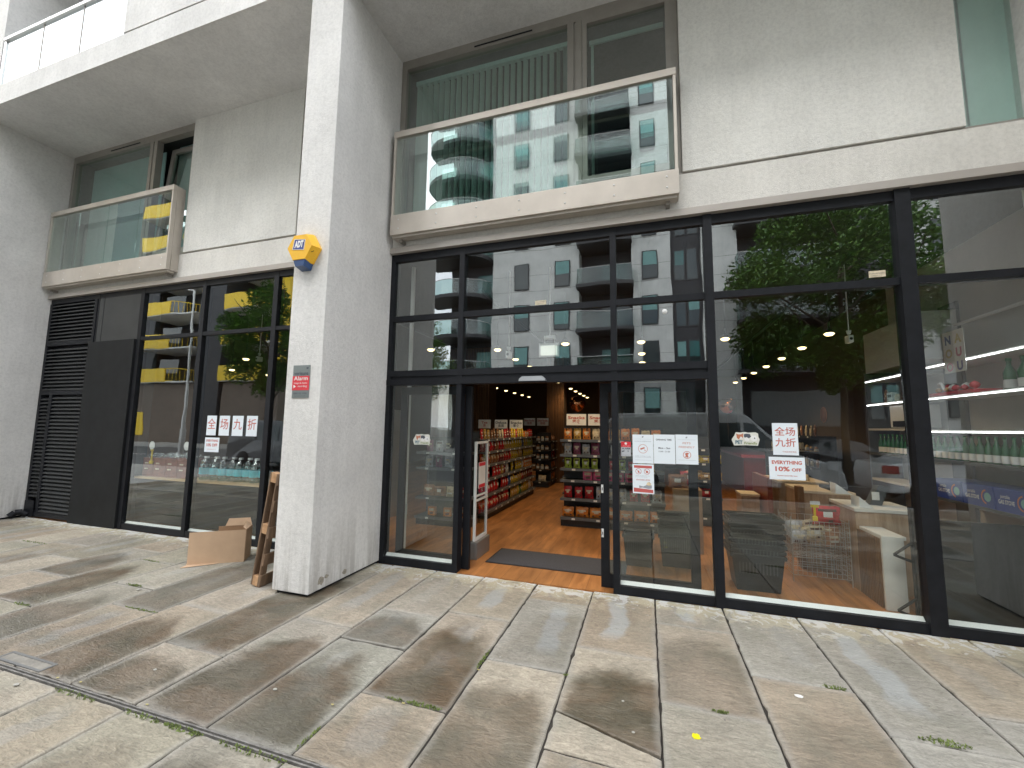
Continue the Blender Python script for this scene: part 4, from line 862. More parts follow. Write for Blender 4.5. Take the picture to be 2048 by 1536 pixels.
# ---- checkout counters
def counter(x0, y0, x1, y1, z0, z1, lab, top=CTOP, body=CWOOD, side=None, topt=.035):
    t = thing('counter', ((x0+x1)/2, (y0+y1)/2, z0), lab, 'counter')
    mb = MB(); mb.box(x0+.01, y0+.012, z0, x1, y1, z1-topt); mb.build('counter_body', body, t)
    mb = MB(); mb.box(x0, y0, z1-topt+.001, x1+.01, y1, z1, bev=.003); mb.build('counter_top', top, t)
    return t
t = counter(2.17, .50, 2.36, .94, .0, .69, 'low white topped counter with slatted side nearest the window')
mb = MB(); mb.box(2.16, .47, .0, 2.335, .499, .69, bev=.002); mb.build('front_panel', CTOP, t)
mb = MB(); y = .52
while y < .93: mb.box(2.15, y, 0, 2.17, y+.02, .655); y += .034
mb.build('side_slats', SLATW, t)
counter(2.14, .945, 2.75, 1.62, 0, .87, 'wood fronted checkout counter with pale worktop'); 
t = counter(1.87, 1.63, 2.42, 2.35, 0, .95, 'wood checkout counter with dark end post', top=CTOP2)
mb = MB(); mb.box(1.80, 1.58, 0, 1.868, 1.7, 1.0); mb.build('end_post', SLATW, t)
t = counter(1.82, 2.5, 2.45, 3.3, 0, .97, 'rear checkout counter with pale oak top', top=CTOP2)
mb = MB(); mb.box(1.64, 2.3, 0, 1.70, 3.2, 1.02); tag(mb.build('counter_screen', plain('screen_red', (.20, .04, .02), .4)), 'upright dark red side screen at the head of the rear counter', 'screen')
counter(1.35, 2.6, 1.60, 3.0, 0, .74, 'small oak stand left of the red side screen', top=CTOP2)
mb = MB(); mb.box(2.2, 1.75, .951, 2.4, 2.1, .99, bev=.01); tag(mb.build('keyboard_tray', BLACK), 'black pad lying on the checkout counter', 'pad')
mb = MB(); mb.prism([(2.05, .99), (2.05, 1.11), (2.2, .99)], 1.15, 1.3); mb.prism([(2.21, .872), (2.21, .99), (2.34, .872)], 1.0, 1.2); tag(mb.build('card_stand', LABM[2]), 'folded white card stand on the pale worktop', 'stand')
t = thing('card_terminal', (2.45, 1.3, .872), 'card terminal tilted on the pale worktop with black back', 'terminal')
mb = MB(); mb.prism([(2.40, .873), (2.52, .873), (2.60, 1.08), (2.50, 1.09)], 1.25, 1.36); mb.build('terminal_case', COP if False else SHG, t); mb = MB(); mb.box(2.43, 1.244, .93, 2.5, 1.249, 1.02); mb.build('screen', LABM[2], t)
for k in range(4): place('jar', 'cream', k, 1.95+k*.09, 2.6, .971, 0, 'on the rear checkout counter', 'jars on the rear counter', .8)
# side rack black frames by the wide mullion
t = thing('wall_bracket_rack', (2.5, .42, 0), 'black triangular bracket rack between counter and mullion', 'rack')
for z in (.05, .55):
    mb = MB(); mb.prism([(2.22, z), (2.36, z+.12), (2.36, z-.02)], .33, .36) if False else mb.path([(2.20, .36, z), (2.34, .34, z+.13), (2.34, .34, z-.05), (2.20, .36, z)], .012); mb.build('bracket', BLACK, t)
mb = MB(); mb.box(2.335, .33, 0, 2.37, .37, 1.0); mb.build('post', BLACK, t)
# ---- wire basket stand
t = thing('wire_basket', (1.86, 1.25, 0), 'chrome wire grid basket stand full of bags behind the wide pane', 'basket stand')
def grid(p, ux, uz, w_, h, nx, nz_, nm):
    mb = MB(); p = Vector(p); ux = Vector(ux); uz = Vector(uz)
    for i in range(nx+1): a = p+ux*(w_*i/nx); mb.tube(a, a+uz*h, .0028, 5)
    for j in range(nz_+1): a = p+uz*(h*j/nz_); mb.tube(a, a+ux*w_, .0028, 5)
    return mb.build(nm, WIRE, t)
grid((1.56, 1.05, .08), (1, 0, 0), (0, 0, 1), .56, .60, 12, 12, 'front_grid'); grid((1.56, 1.52, .08), (1, 0, 0), (0, 0, 1), .56, .60, 8, 8, 'rear_grid')
grid((1.56, 1.05, .08), (0, 1, 0), (0, 0, 1), .47, .60, 8, 12, 'side_grid'); grid((2.12, 1.05, .08), (0, 1, 0), (0, 0, 1), .47, .60, 8, 12, 'side_grid'); grid((1.56, 1.05, .3), (1, 0, 0), (0, 1, 0), .56, .47, 8, 7, 'bottom_grid')
mb = MB()
for x, y in ((1.56, 1.05), (2.12, 1.05), (1.56, 1.52), (2.12, 1.52)): mb.tube((x, y, 0), (x, y, .72), .006, 6)
mb.build('stand_legs', WIRE, t)
for k in range(9): 
    o = place('wide', ('silver', 'cream', 'brown')[k % 3], k, 1.66+(k % 3)*.17, 1.15+(k//3)*.14, .40+.06*(k % 2), random.uniform(-1, 1), 'lying in the chrome wire basket', 'bags in the wire basket')
t = thing('price_clip', (1.8, 1.03, .69), 'yellow plastic price clip standing on the wire basket edge', 'price clip')
mb = MB(); mb.box(1.775, 1.03, .69, 1.825, 1.06, .74, bev=.006); mb.box(1.79, 1.035, .74, 1.81, 1.05, .84); mb.box(1.765, 1.03, .84, 1.84, 1.055, .88, bev=.004); mb.build('clip', plain('clip_yellow', (.75, .55, .02), .35), t)
mb = MB(); mb.box(1.755, 1.028, .872, 1.85, 1.032, .91); mb.build('card', LABM[2], t)
place('wide', 'red', 1, 1.98, 1.25, .62, 0, 'standing highest in the chrome wire basket', 'red bag in the wire basket', 1.3)
# second wire basket of snacks behind the door leaf
place('wide', 'brown', 1, .42, 1.95, .86, 0, 'in the carton behind the right door leaf', 'bags behind the door leaf', 1.3); place('wide', 'red', 1, .58, 2.0, .90, .3, 'in the carton behind the right door leaf', 'bags behind the door leaf', 1.2)
mb = MB(); mb.box(.35, 1.8, 0, .72, 2.15, .86); tag(mb.build('carton_stand', CARD), 'tall cardboard display bin behind the right door leaf', 'display bin')
# ---- black shopping baskets
def basket(x, y, z, w_=.46, d=.32, h=.24, lab='', grp=None):
    t = thing('shopping_basket', (x, y, z), lab, 'basket', grp)
    a, b = w_/2, d/2; k = .80; mb = MB()
    def ring(f, zz): return [(x-a*f, y-b*f, zz), (x+a*f, y-b*f, zz), (x+a*f, y+b*f, zz), (x-a*f, y+b*f, zz)]
    def loft(rs, mbx):
        vs = [p for r in rs for p in r]; mbx.add(vs, [(4*i+j, 4*i+(j+1) % 4, 4*i+4+(j+1) % 4, 4*i+4+j) for i in range(len(rs)-1) for j in range(4)])
    loft([ring(k, z), ring(k+.02, z+.01), ring(1, z+h), ring(.975, z+h), ring(k-.02, z+.008)], mb); mb.add(ring(k-.01, z+.006), [(0, 1, 2, 3)]); mb.add(ring(k, z), [(3, 2, 1, 0)]); mb.build('basket_body', BASK, t, fixn=False)
    mb = MB(); loft([ring(1.0, z+h-.03), ring(1.06, z+h-.028), ring(1.07, z+h), ring(1.04, z+h+.012), ring(.98, z+h+.01)], mb); mb.build('basket_rim', BASK, t, fixn=False)
    mb = MB(); n = 12
    for i in range(n):
        xx = x-a*.7+i*a*1.4/(n-1); mb.add([(xx-.006, y-b*(k+.11)-.012, z+h*.5), (xx+.006, y-b*(k+.11)-.012, z+h*.5), (xx+.006, y-b*.97-.008, z+h*.8), (xx-.006, y-b*.97-.008, z+h*.8)], [(0, 1, 2, 3)])
    mb.build('vent_slots', DGREY, t, fixn=False)
    mb = MB(); mb.path([(x-a*.98, y, z+h+.01), (x-a*.6, y-b*.2, z+h+.025), (x+a*.6, y-b*.2, z+h+.025), (x+a*.98, y, z+h+.01)], .008); mb.build('handle', BASK, t)
    return t
G_ = 'black shopping baskets stacked beside the door'
basket(1.10, .72, 0.0, .50, .38, .38, 'large black basket at the bottom of the stack behind the wide pane', G_)
for k in range(7): basket(1.10+.01*math.sin(k*2.1), .72+.006*math.cos(k*3), .19+k*.054, .50, .36, .24, f'black basket, {("second", "third", "fourth", "fifth", "sixth", "seventh", "top")[k]} in the stack behind the wide pane' + (' from below' if k < 6 else ''), G_)
basket(-.12, 1.1, 0, .36, .32, .38, 'single black bin basket behind the right door leaf, nearest the entrance', G_)
for k in range(3): basket(.33, 1.22, .0+k*.12, .40, .32, .38, ('lowest black basket of the short stack behind the right door leaf', 'middle black basket of the short stack behind the right door leaf', 'top black basket of the short stack behind the right door leaf')[k], G_)
# ---- security antenna + mat
t = thing('security_antenna', (-2.17, .75, 0), 'white anti-theft antenna gate with poster just inside the entrance', 'antenna')
mb = MB(); mb.box(-2.21, .50, 0, -2.09, .97, .22, bev=.015); mb.build('antenna_base', plain('antenna_grey', (.20, .195, .19), .35, .3), t)
mb = MB(); mb.box(-2.165, .53, .22, -2.13, .56, 1.5, bev=.006); mb.box(-2.165, .93, .22, -2.13, .96, 1.5, bev=.006); mb.box(-2.164, .561, 1.47, -2.131, .929, 1.5); mb.box(-2.164, .561, .22, -2.131, .929, .26); mb.box(-2.164, .561, .78, -2.131, .929, .80); mb.box(-2.164, .561, .72, -2.131, .929, .74); mb.build('antenna_frame', WHITE, t)
mb = MB(); mb.box(-2.15, .561, .26, -2.145, .929, .72); mb.box(-2.15, .561, .80, -2.145, .929, 1.47); mb.build('antenna_panel', glass('antenna_acrylic', (.75, .75, .75), .06), t)
mb = MB(); mb.box(-2.14, .63, .88, -2.136, .87, 1.22, 0); mb.box(-2.1355, .64, 1.17, -2.134, .86, 1.215, 1); mb.box(-2.1355, .64, .885, -2.134, .86, .93, 1); mb.build('notice', [LABM[2], REDB], t)
t = thing('door_mat', (-1.1, .78, 0), 'long dark grey entrance mat on the oak floor', 'mat')
mb = MB(); mb.box(-1.94, .49, .005, -.28, 1.08, .014); mb.build('mat_pile', MAT_, t)
mb = MB(); mb.box(-1.96, .47, .0045, -.26, .489, .012); mb.box(-1.96, 1.081, .0045, -.26, 1.10, .012); mb.box(-1.96, .489, .0045, -1.941, 1.081, .012); mb.box(-.279, .489, .0045, -.26, 1.081, .012); mb.build('mat_edging', MATE, t)
# narrow left bay lining
mb = MB(); mb.box(-3.07, .3, 0, -3.03, .34, 3.9); mb.box(-3.1, .29, .55, -3.0, .30, .68); tag(mb.build('conduit', WHITE), 'thin white vertical conduit with socket inside the narrow left pane', 'conduit')
# ================================================================== LEFT WINDOW DISPLAY
mb = MB(); mb.box(-8.05, .13, .785, LX1, .62, .815); tag(mb.build('window_ledge', LEDGE), 'pale oak display ledge across the left shopfront panes', 'ledge')
mb = MB(); mb.box(-8.05, .2, .10, LX1, .24, .784); tag(mb.build('under_ledge_board', PANEL), 'dark board closing the space under the oak ledge', 'board')
mb = MB(); mb.box(-8.05, 2.6, 0, -5.2, 2.7, 3.9); mb.build('inner_partition', DARKR); struct(bpy.data.objects['inner_partition'])
mb = MB()
for z in (.9, 1.2, 1.5): mb.box(-6.1, 2.2, z, -4.6, 2.55, z+.03)
mb.box(-6.15, 2.2, 0, -6.1, 2.55, 2); mb.box(-4.6, 2.2, 0, -4.55, 2.55, 2); tag(mb.build('steel_rack', ALU), 'dim metal rack standing deep behind the water bottles', 'rack')
def jug():
    t = thing('water_bottle', (0, 0, 0), '', 'water bottle', 'large clear water bottles on the oak ledge')
    mb = MB(); mb.lathe([(0, 0), (.082, 0), (.092, .012), (.092, .06), (.087, .07), (.092, .08), (.092, .2), (.087, .21), (.092, .22), (.09, .25), (.065, .30), (.032, .33), (.03, .345)], n=16); mb.build('bottle_body', CLEAR, t, fixn=False)
    mb = MB(); mb.lathe([(.0935, .085), (.0935, .185)], n=16); mb.build('label', plain('aqua_label', (.04, .50, .60), .35, var=.25, vscale=9), t, fixn=False)
    mb = MB(); mb.lathe([(.034, .33), (.034, .36), (0, .362)], n=12); mb.build('cap', WHITE, t)
    mb = MB(); mb.lathe([(0, .004), (.088, .006), (.089, .24), (.0, .245)], n=16); mb.build('water', glass('water_fill', (.62, .80, .82), .05, wav=.02, wscale=9), t, fixn=False)
    return t
jp = None
for i, x in enumerate((-6.66, -6.47, -6.275, -6.10, -5.94, -5.78, -5.62, -5.45, -5.02)):
    o = jug() if jp is None else copy_tree(jp); jp = jp or o; o.location = (x, .30+.02*(i % 2), .816); o.rotation_euler.z = i
    o['label'] = ('leftmost', 'second', 'third', 'fourth', 'fifth', 'sixth', 'seventh', 'eighth', 'last')[i]+(' large water bottle with aqua label from the left on the oak ledge' if i not in (0, 8) else (' of the large water bottles with aqua labels on the ledge' if i == 0 else ' large water bottle, alone right of the mullion beside the pallet'))
WRAP = glass('wrap_film', (.8, .82, .84), .22, wav=.05, wscale=30, rough=.15)
for i, (a, b_) in enumerate(((-8.0, -7.75), (-7.74, -7.47), (-7.46, -7.2), (-7.19, -6.95))):
    t = thing('snack_carton', ((a+b_)/2, .35, .816), ('leftmost', 'second', 'third', 'rightmost')[i]+' brown carton with clear wrap in the row on the oak ledge', 'carton', 'brown cartons on the oak ledge')
    mb = MB(); mb.box(a, .22, .816, b_, .5, 1.115, bev=.004); mb.build('carton', plain('carton_red'+str(i), (.22, .085, .055), .6, bump=.1, var=.25, vscale=18), t)
    mb = MB()
    for q in range(10):
        x, y = random.uniform(a+.03, b_-.05), random.uniform(.24, .45); d = random.uniform(.03, .07); z = 1.118
        mb.add([(x-d, y, z), (x+d, y-.03, z+random.uniform(0, .02)), (x+d*.6, y+.05, z+random.uniform(.02, .08)), (x-d*.3, y+.03, z+random.uniform(.03, .09))], [(0, 1, 2), (0, 2, 3)])
    mb.build('plastic_wrap', WRAP, t, fixn=False)
    mb = MB(); mb.box(a+.05, .2165, .93, a+.13, .2195, .95); mb.box(a+.05, .2165, 1.02, a+.13, .2195, 1.04); mb.build('carton_print', LABM[0], t)
def hook(x, z, lab, yel):
    t = thing('price_clip', (x, .2, z-.3), lab, 'price clip')
    mb = MB(); pts = [(math.cos(k*.449)*.062*(1+.06*math.sin(3*k)), math.sin(k*.449)*.07) for k in range(14)]; mb.prism([(x+a, z+b) for a, b in pts], .19, .194); mb.build('card_disc', LABM[2], t)
    if yel: mb = MB(); mb.box(x-.008, .195, z-.26, x+.012, .21, z-.06); mb.box(x-.035, .19, z-.30, x+.03, .22, z-.25, bev=.005); mb.box(x-.025, .19, z-.085, x+.025, .21, z-.06); mb.build('clip_stem', plain('clip_yellow2', (.72, .52, .02), .35), t)
hook(-7.78, 1.32, 'yellow clip with a pale round card standing on the left carton', True); hook(-6.98, 1.33, 'pale round card standing above the right hand carton', False)
mb = MB(); mb.box(-8.0, .25, .816, -7.86, .5, .9); 
# ================================================================== NOTICES ON THE GLASS
def sheet(name, x0, z0, x1, z1, lab, cat='notice', group=None, y=.031, mat=PAPER, tilt=0):
    t = thing(name, ((x0+x1)/2, y, z0), lab, cat, group)
    mb = MB(); mb.box(x0, y-.0005, z0, x1, y+.0015, z1); mb.build('sheet', mat, t); return t
yf = .0298
cn = '全场九折'
for i, (a, b_) in enumerate(((-6.36, -6.165), (-6.105, -5.90), (-5.843, -5.632), (-5.566, -5.36))):
    t = sheet('character_notice', a, 1.517, b_, 1.812, ('white sheet with the red character 全, first of four', 'white sheet with the red character 场, second of four', 'white sheet with the red character 九, third of four', 'white sheet with the red character 折, last of four')[i], group='sale characters on the left glass')
    mb = MB(); put_text(mb, cn[i], (a+b_)/2, 1.675, .17, yf, bold=.001); mb.build('lettering', REDSALE, t)
t = sheet('sale_notice', -6.37, 1.268, -6.078, 1.484, 'small white 10% off sheet below the character sheets'); mb = MB(); put_text(mb, 'EVERYTHING', -6.222, 1.435, .045, yf, bold=.0015, w=.24); put_text(mb, '10% OFF', -6.222, 1.37, .06, yf, bold=.002, w=.22); put_text(mb, 'Excluding special offer items', -6.222, 1.31, .016, yf); mb.build('lettering', REDSALE, t)
t = sheet('sale_notice', 1.165, 1.467, 1.378, 1.772, 'white sheet with four red Chinese characters on the wide pane'); mb = MB(); put_text(mb, '全场', 1.272, 1.685, .088, yf, bold=.001); put_text(mb, '九折', 1.272, 1.58, .088, yf, bold=.001); put_text(mb, '*不包含特价商品', 1.30, 1.497, .016, yf); mb.build('lettering', REDSALE, t)
t = sheet('sale_notice', 1.124, 1.234, 1.423, 1.447, 'white EVERYTHING 10% OFF sheet below the character sheet on the wide pane'); mb = MB(); put_text(mb, 'EVERYTHING', 1.273, 1.395, .045, yf, bold=.0018, w=.25); put_text(mb, '10%', 1.235, 1.333, .058, yf, bold=.002, w=.12); put_text(mb, 'OFF', 1.352, 1.328, .04, yf, bold=.0015, w=.08); put_text(mb, 'Excluding Special Offer Items', 1.273, 1.272, .014, yf, bold=.0003); mb.build('lettering', REDSALE, t)
def ring(mb, cx, cz, r0, r1, y, n=28):
    for k in range(n):
        a, b = 2*math.pi*k/n, 2*math.pi*(k+1)/n
        mb.add([(cx+r0*math.cos(a), y, cz+r0*math.sin(a)), (cx+r0*math.cos(b), y, cz+r0*math.sin(b)), (cx+r1*math.cos(b), y, cz+r1*math.sin(b)), (cx+r1*math.cos(a), y, cz+r1*math.sin(a))], [(0, 1, 2, 3)])
def flat(mb, pts, y): mb.add([(a, y, b) for a, b in pts], [tuple(range(len(pts)))])
GREYL = plain('line_grey', (.30, .32, .36), .7); REDL = plain('print_brick', (.52, .16, .10), .6)
t = sheet('cctv_notice', -.14, 1.338, .068, 1.638, 'white notice with a red circled camera, leftmost of the three A4 sheets')
mb = MB(); ring(mb, -.036, 1.49, .043, .047, yf); flat(mb, [(-.066, 1.492), (-.022, 1.508), (-.016, 1.496), (-.058, 1.478)], yf); flat(mb, [(-.03, 1.484), (-.012, 1.478), (-.010, 1.466), (-.016, 1.466), (-.02, 1.476)], yf); mb.build('camera_symbol', REDL, t)
mb = MB(); put_text(mb, 'CCTV IN OPERATION', -.036, 1.567, .014, yf, w=.165); put_text(mb, 'Images are being recorded', -.036, 1.415, .011, yf, w=.15); put_text(mb, 'for the purpose of crime prevention', -.036, 1.403, .011, yf, w=.16); flat(mb, [(-.12, 1.591), (.045, 1.591), (.045, 1.592), (-.12, 1.592)], yf); flat(mb, [(-.12, 1.372), (.05, 1.372), (.05, 1.3735), (-.12, 1.3735)], yf); flat(mb, [(-.046, 1.605), (-.03, 1.608), (-.028, 1.624), (-.044, 1.62)], yf); mb.build('lettering', GREYL, t)
t = sheet('opening_notice', .0715, 1.342, .281, 1.642, 'white OPENING TIME notice, middle of the three A4 sheets')
mb = MB(); put_text(mb, 'OPENING TIME', .172, 1.588, .024, yf, bold=.0004, w=.155); put_text(mb, 'Mon – Sun', .176, 1.502, .026, yf, bold=.0006, w=.115); put_text(mb, '12:00 - 21:00', .176, 1.467, .020, yf, bold=.0002, w=.11); mb.build('lettering', INK, t)
t = sheet('pets_notice', .286, 1.345, .498, 1.645, 'white PETS FRIENDLY notice, rightmost of the three A4 sheets')
mb = MB(); put_text(mb, 'PETS', .392, 1.557, .028, yf, w=.075); put_text(mb, 'FRIENDLY', .392, 1.518, .028, yf, w=.15); ring(mb, .393, 1.44, .033, .038, yf); flat(mb, [(.372, 1.452), (.392, 1.463), (.412, 1.458), (.406, 1.446), (.398, 1.446), (.406, 1.418), (.396, 1.412), (.384, 1.42), (.374, 1.412), (.380, 1.436)], yf-.0002); mb.build('print', REDL, t)
mb = MB(); flat(mb, [(.31, 1.592), (.475, 1.592), (.475, 1.5935), (.31, 1.5935)], yf); flat(mb, [(.31, 1.386), (.475, 1.386), (.475, 1.3875), (.31, 1.3875)], yf); flat(mb, [(.383, 1.607), (.399, 1.61), (.401, 1.626), (.385, 1.622)], yf); mb.build('lettering', GREYL, t)
t = sheet('warning_notice', -.145, 1.027, .068, 1.33, 'white notice with red bands and two prohibition circles below the camera notice')
mb = MB(); flat(mb, [(-.13, 1.29), (.05, 1.288), (.05, 1.315), (-.13, 1.317)], yf); flat(mb, [(-.135, 1.043), (.058, 1.037), (.058, 1.07), (-.135, 1.085)], yf); 
for cx in (-.085, .0):
    ring(mb, cx, 1.255, .026, .030, yf); flat(mb, [(cx-.021, 1.272), (cx-.018, 1.275), (cx+.021, 1.238), (cx+.018, 1.235)], yf-.0003)
put_text(mb, '请勿将宠物放入购物篮', -.04, 1.166, .017, yf, w=.14); mb.build('red_print', plain('band_red', (.50, .10, .09), .6), t)
mb = MB(); flat(mb, [(-.092, 1.24), (-.078, 1.24), (-.078, 1.262), (-.092, 1.262)], yf); flat(mb, [(-.01, 1.24), (.01, 1.24), (.012, 1.262), (-.012, 1.262)], yf); mb.build('pictograms', REDL, t)
mb = MB(); put_text(mb, 'NOTICE: shopping baskets only', -.045, 1.21, .010, yf, w=.14); put_text(mb, 'please do not use for pets', -.055, 1.197, .010, yf, w=.12); flat(mb, [(-.08, 1.11), (-.04, 1.10), (.0, 1.12), (.045, 1.115), (.045, 1.085), (.01, 1.078), (-.045, 1.09), (-.08, 1.083)], yf-.0002); mb.build('lettering', GREYL, t)
mb = MB(); flat(mb, [(-.01, 1.12), (.0, 1.142), (.02, 1.15), (.038, 1.135), (.04, 1.118), (.02, 1.108)], yf-.0006); mb.build('picture', pkmat('cream', COLS['cream']), t)
# alarm sticker on glass
t = sheet('alarm_sticker', -.258, 1.407, -.158, 1.561, 'small red and grey ALARM sticker left of the A4 notices', mat=plain('sticker_grey', (.45, .47, .5), .4))
mb = MB(); mb.box(-.258, yf-.0006, 1.503, -.158, yf, 1.561); mb.build('red_band', REDB, t)
mb = MB(); pts = [(math.cos(R(90+72*k+36*j))*(.015 if j == 0 else .011)-.21, math.sin(R(90+72*k+36*j))*(.015 if j == 0 else .011)+1.541) for k in range(5) for j in (0, 1)]; flat(mb, pts, yf-.0012); put_text(mb, 'verisure', -.208, 1.516, .012, yf-.0012, w=.07); mb.build('emblem', WHITE, t)
mb = MB(); put_text(mb, 'ALARM', -.208, 1.487, .025, yf, bold=.001, w=.085); flat(mb, [(-.25, 1.465), (-.222, 1.468), (-.226, 1.456), (-.25, 1.45)], yf); flat(mb, [(-.192, 1.468), (-.182, 1.468), (-.184, 1.452), (-.19, 1.452)], yf); put_text(mb, 'Alarm receiving centre', -.208, 1.42, .009, yf, w=.08); mb.build('lettering', INK, t)
# pet stickers
def pet(x0, z0, x1, z1, lab):
    t = thing('pet_sticker', ((x0+x1)/2, .03, z0), lab, 'sticker', 'white cut-out cat and dog stickers on the glass')
    w_ = x1-x0; h = z1-z0
    P_ = lambda l: [(x0+a*w_, z0+b*h) for a, b in l]
    mb = MB(); mb.prism(P_([(.08, .02), (.5, .05), (.93, .03), (.97, .3), (1.0, .48), (.96, .62), (.95, .88), (.86, .96), (.6, .93), (.48, .98), (.32, .93), (.16, .95), (.1, .7), (.02, .5), (.0, .4)]), .0295, .0312); mb.build('sticker_base', plain('sticker_cream'+str(x0), (.66, .66, .6), .5), t)
    mb = MB(); flat(mb, P_([(.19, .56), (.17, .86), (.24, .80), (.34, .80), (.42, .88), (.42, .6), (.36, .46), (.25, .45)]), .0288); mb.build('cat_face', plain('cat_orange'+str(x0), (.48, .18, .10), .6), t)
    mb = MB(); flat(mb, P_([(.27, .47), (.33, .66), (.40, .56), (.35, .46)]), .0284); mb.build('cat_muzzle', WHITE, t)
    mb = MB(); flat(mb, P_([(.45, .62), (.44, .8), (.52, .86), (.66, .84), (.7, .64), (.6, .52), (.52, .52)]), .0288); flat(mb, P_([(.79, .5), (.82, .62), (.85, .5)]), .0284); mb.build('black_markings', INK, t)
    mb = MB(); flat(mb, P_([(.68, .42), (.66, .6), (.72, .72), (.86, .74), (.92, .6), (.9, .4), (.8, .3)]), .0289); flat(mb, P_([(.48, .36), (.46, .55), (.54, .62), (.64, .5), (.62, .36)]), .0286); mb.build('dog_faces', WHITE, t)
    mb = MB(); put_text(mb, 'PET', x0+.26*w_, z0+.24*h, h*.33, .0287, bold=.002, w=w_*.26); mb.build('word_pet', plain('pet_blue'+str(x0), (.08, .17, .22), .6), t)
    mb = MB(); put_text(mb, 'Friendly', x0+.68*w_, z0+.19*h, h*.24, .0287, bold=.001, w=w_*.46); mb.build('word_friendly', plain('pet_green'+str(x0), (.22, .28, .10), .6), t)
pet(-2.79, 1.462, -2.545, 1.602, 'cat and dog sticker with green and blue words on the narrow left pane'); pet(.808, 1.545, 1.055, 1.685, 'cat and dog sticker with green and blue words on the wide right pane')
for a, b_, z0, z1, lab in ((-1.221, -1.088, 3.135, 3.187, 'small cream makers label on the glass over the entrance'), (2.03, 2.16, 3.145, 3.207, 'small cream makers label near the top of the wide pane')):
    t = sheet('glass_label', a, z0, b_, z1, lab, 'label', mat=LABM[0]); mb = MB(); put_text(mb, 'SAFETY GLASS', (a+b_)/2, z0+.035, .013, yf, w=.1); put_text(mb, 'Do not paint or cover', (a+b_)/2, z0+.016, .009, yf, w=.1); mb.build('lettering', INK, t)
t = thing('round_sticker', (.213, .03, 2.93), 'small round white sticker on the pane above the right door leaf', 'sticker'); mb = MB(); mb.lathe([(0, .0298), (.028, .0298), (.028, .031)], (.213, 0, 2.953), 18, axis='y'); mb.build('disc', WHITE, t); mb = MB(); put_text(mb, 'CE', .213, 2.953, .016, .0292); mb.build('lettering', INK, t)
mb = MB(); mb.box(.62, -.015, 1.72, .628, -.0125, 1.83); 
# ================================================================== ON THE PILLAR
Yp = -1.143
t = thing('alarm_box', (-3.46, Yp, 3.38), 'yellow hexagonal alarm box with blue lower edge on the middle pillar', 'alarm box')
hx, hz = -3.475, 3.575; r = .185
hexp = [(hx+r*1.04*math.cos(R(60*k)), hz+r*math.sin(R(60*k))*1.0) for k in range(6)]
def ringm(mb, p0, y0, p1, y1, mi=0):
    n = len(p0); mb.add([(a, y0, b) for a, b in p0]+[(a, y1, b) for a, b in p1], [(k, (k+1) % n, n+(k+1) % n, n+k) for k in range(n)], mi)
front = [(hx+(a-hx)*.84, hz+(b-hz)*.84) for a, b in hexp]
mb = MB(); ringm(mb, hexp, Yp-.001, hexp, Yp-.035); ringm(mb, hexp, Yp-.035, front, Yp-.115); mb.add([(a, Yp-.115, b) for a, b in front], [tuple(range(6))])
mb.build('alarm_cover', YEL, t)
low = [(hx-r*.50, hz-r*.80), (hx+r*.50, hz-r*.80), (hx+r*.36, hz-r*1.22), (hx-r*.30, hz-r*1.22)]
mb = MB(); mb.add([(a, Yp-.004, b) for a, b in low]+[(a*1.0+(hx-a)*.12, Yp-.108, b+.02) for a, b in low], [(0, 1, 2, 3), (4, 5, 6, 7), (0, 1, 5, 4), (1, 2, 6, 5), (2, 3, 7, 6), (3, 0, 4, 7)]); mb.build('strobe_lens', BLU, t)
mb = MB()
for k in range(5): mb.box(hx+r*.62+.004*k, Yp-.092+.012*k, hz-.06+.012*k, hx+r*.86, Yp-.088+.012*k, hz-.056+.012*k)
mb.build('sounder_slots', BLACK, t)
mb = MB(); flat(mb, [(hx-.088, hz-.02), (hx+.06, hz-.035), (hx+.072, hz+.075), (hx-.068, hz+.09)], Yp-.117); b_ = mb.build('badge', PUR, t)
mb = MB(); put_text(mb, 'ADT', hx-.006, hz+.028, .095, Yp-.1185, bold=.006, w=.12, shear=.1)
for q in range(4):
    a, c = [((-.088, -.02), (.06, -.035)), ((.06, -.035), (.072, .075)), ((.072, .075), (-.068, .09)), ((-.068, .09), (-.088, -.02))][q]
    mb.tube((hx+a[0], Yp-.117, hz+a[1]), (hx+c[0], Yp-.117, hz+c[1]), .003, 5)
mb.build('lettering', WHITE, t)
t = thing('alarm_plaque', (-3.44, Yp, 1.975), 'grey and red rectangular alarm warning plaque on the middle pillar', 'sign')
mb = MB(); mb.box(-3.555, Yp-.008, 1.975, -3.335, Yp-.001, 2.32, bev=.002); mb.build('plate', GREYP, t)
mb = MB(); mb.box(-3.555, Yp-.0105, 2.055, -3.335, Yp-.0085, 2.205); mb.build('red_band', REDB, t)
yy = Yp-.012
mb = MB(); put_text(mb, 'verisure', -3.445, 2.232, .055, Yp-.0098, bold=.0006, w=.185); flat(mb, [(-3.385, 2.29), (-3.36, 2.30), (-3.35, 2.285), (-3.372, 2.275)], Yp-.0098); put_text(mb, '0800 031 9998', -3.445, 2.02, .028, Yp-.0098, w=.17); put_text(mb, 'www.verisure.co.uk', -3.445, 1.995, .016, Yp-.0098, w=.15); mb.build('dark_lettering', INK, t)
mb = MB(); put_text(mb, 'Alarm', -3.445, 2.178, .06, yy, bold=.0006, w=.18); put_text(mb, 'Image & Audio', -3.445, 2.13, .025, yy, w=.17); put_text(mb, 'recording', -3.42, 2.097, .03, yy, w=.12); flat(mb, [(-3.535, 2.075), (-3.535, 2.115), (-3.505, 2.095)], yy); mb.build('pale_lettering', LABM[2], t)
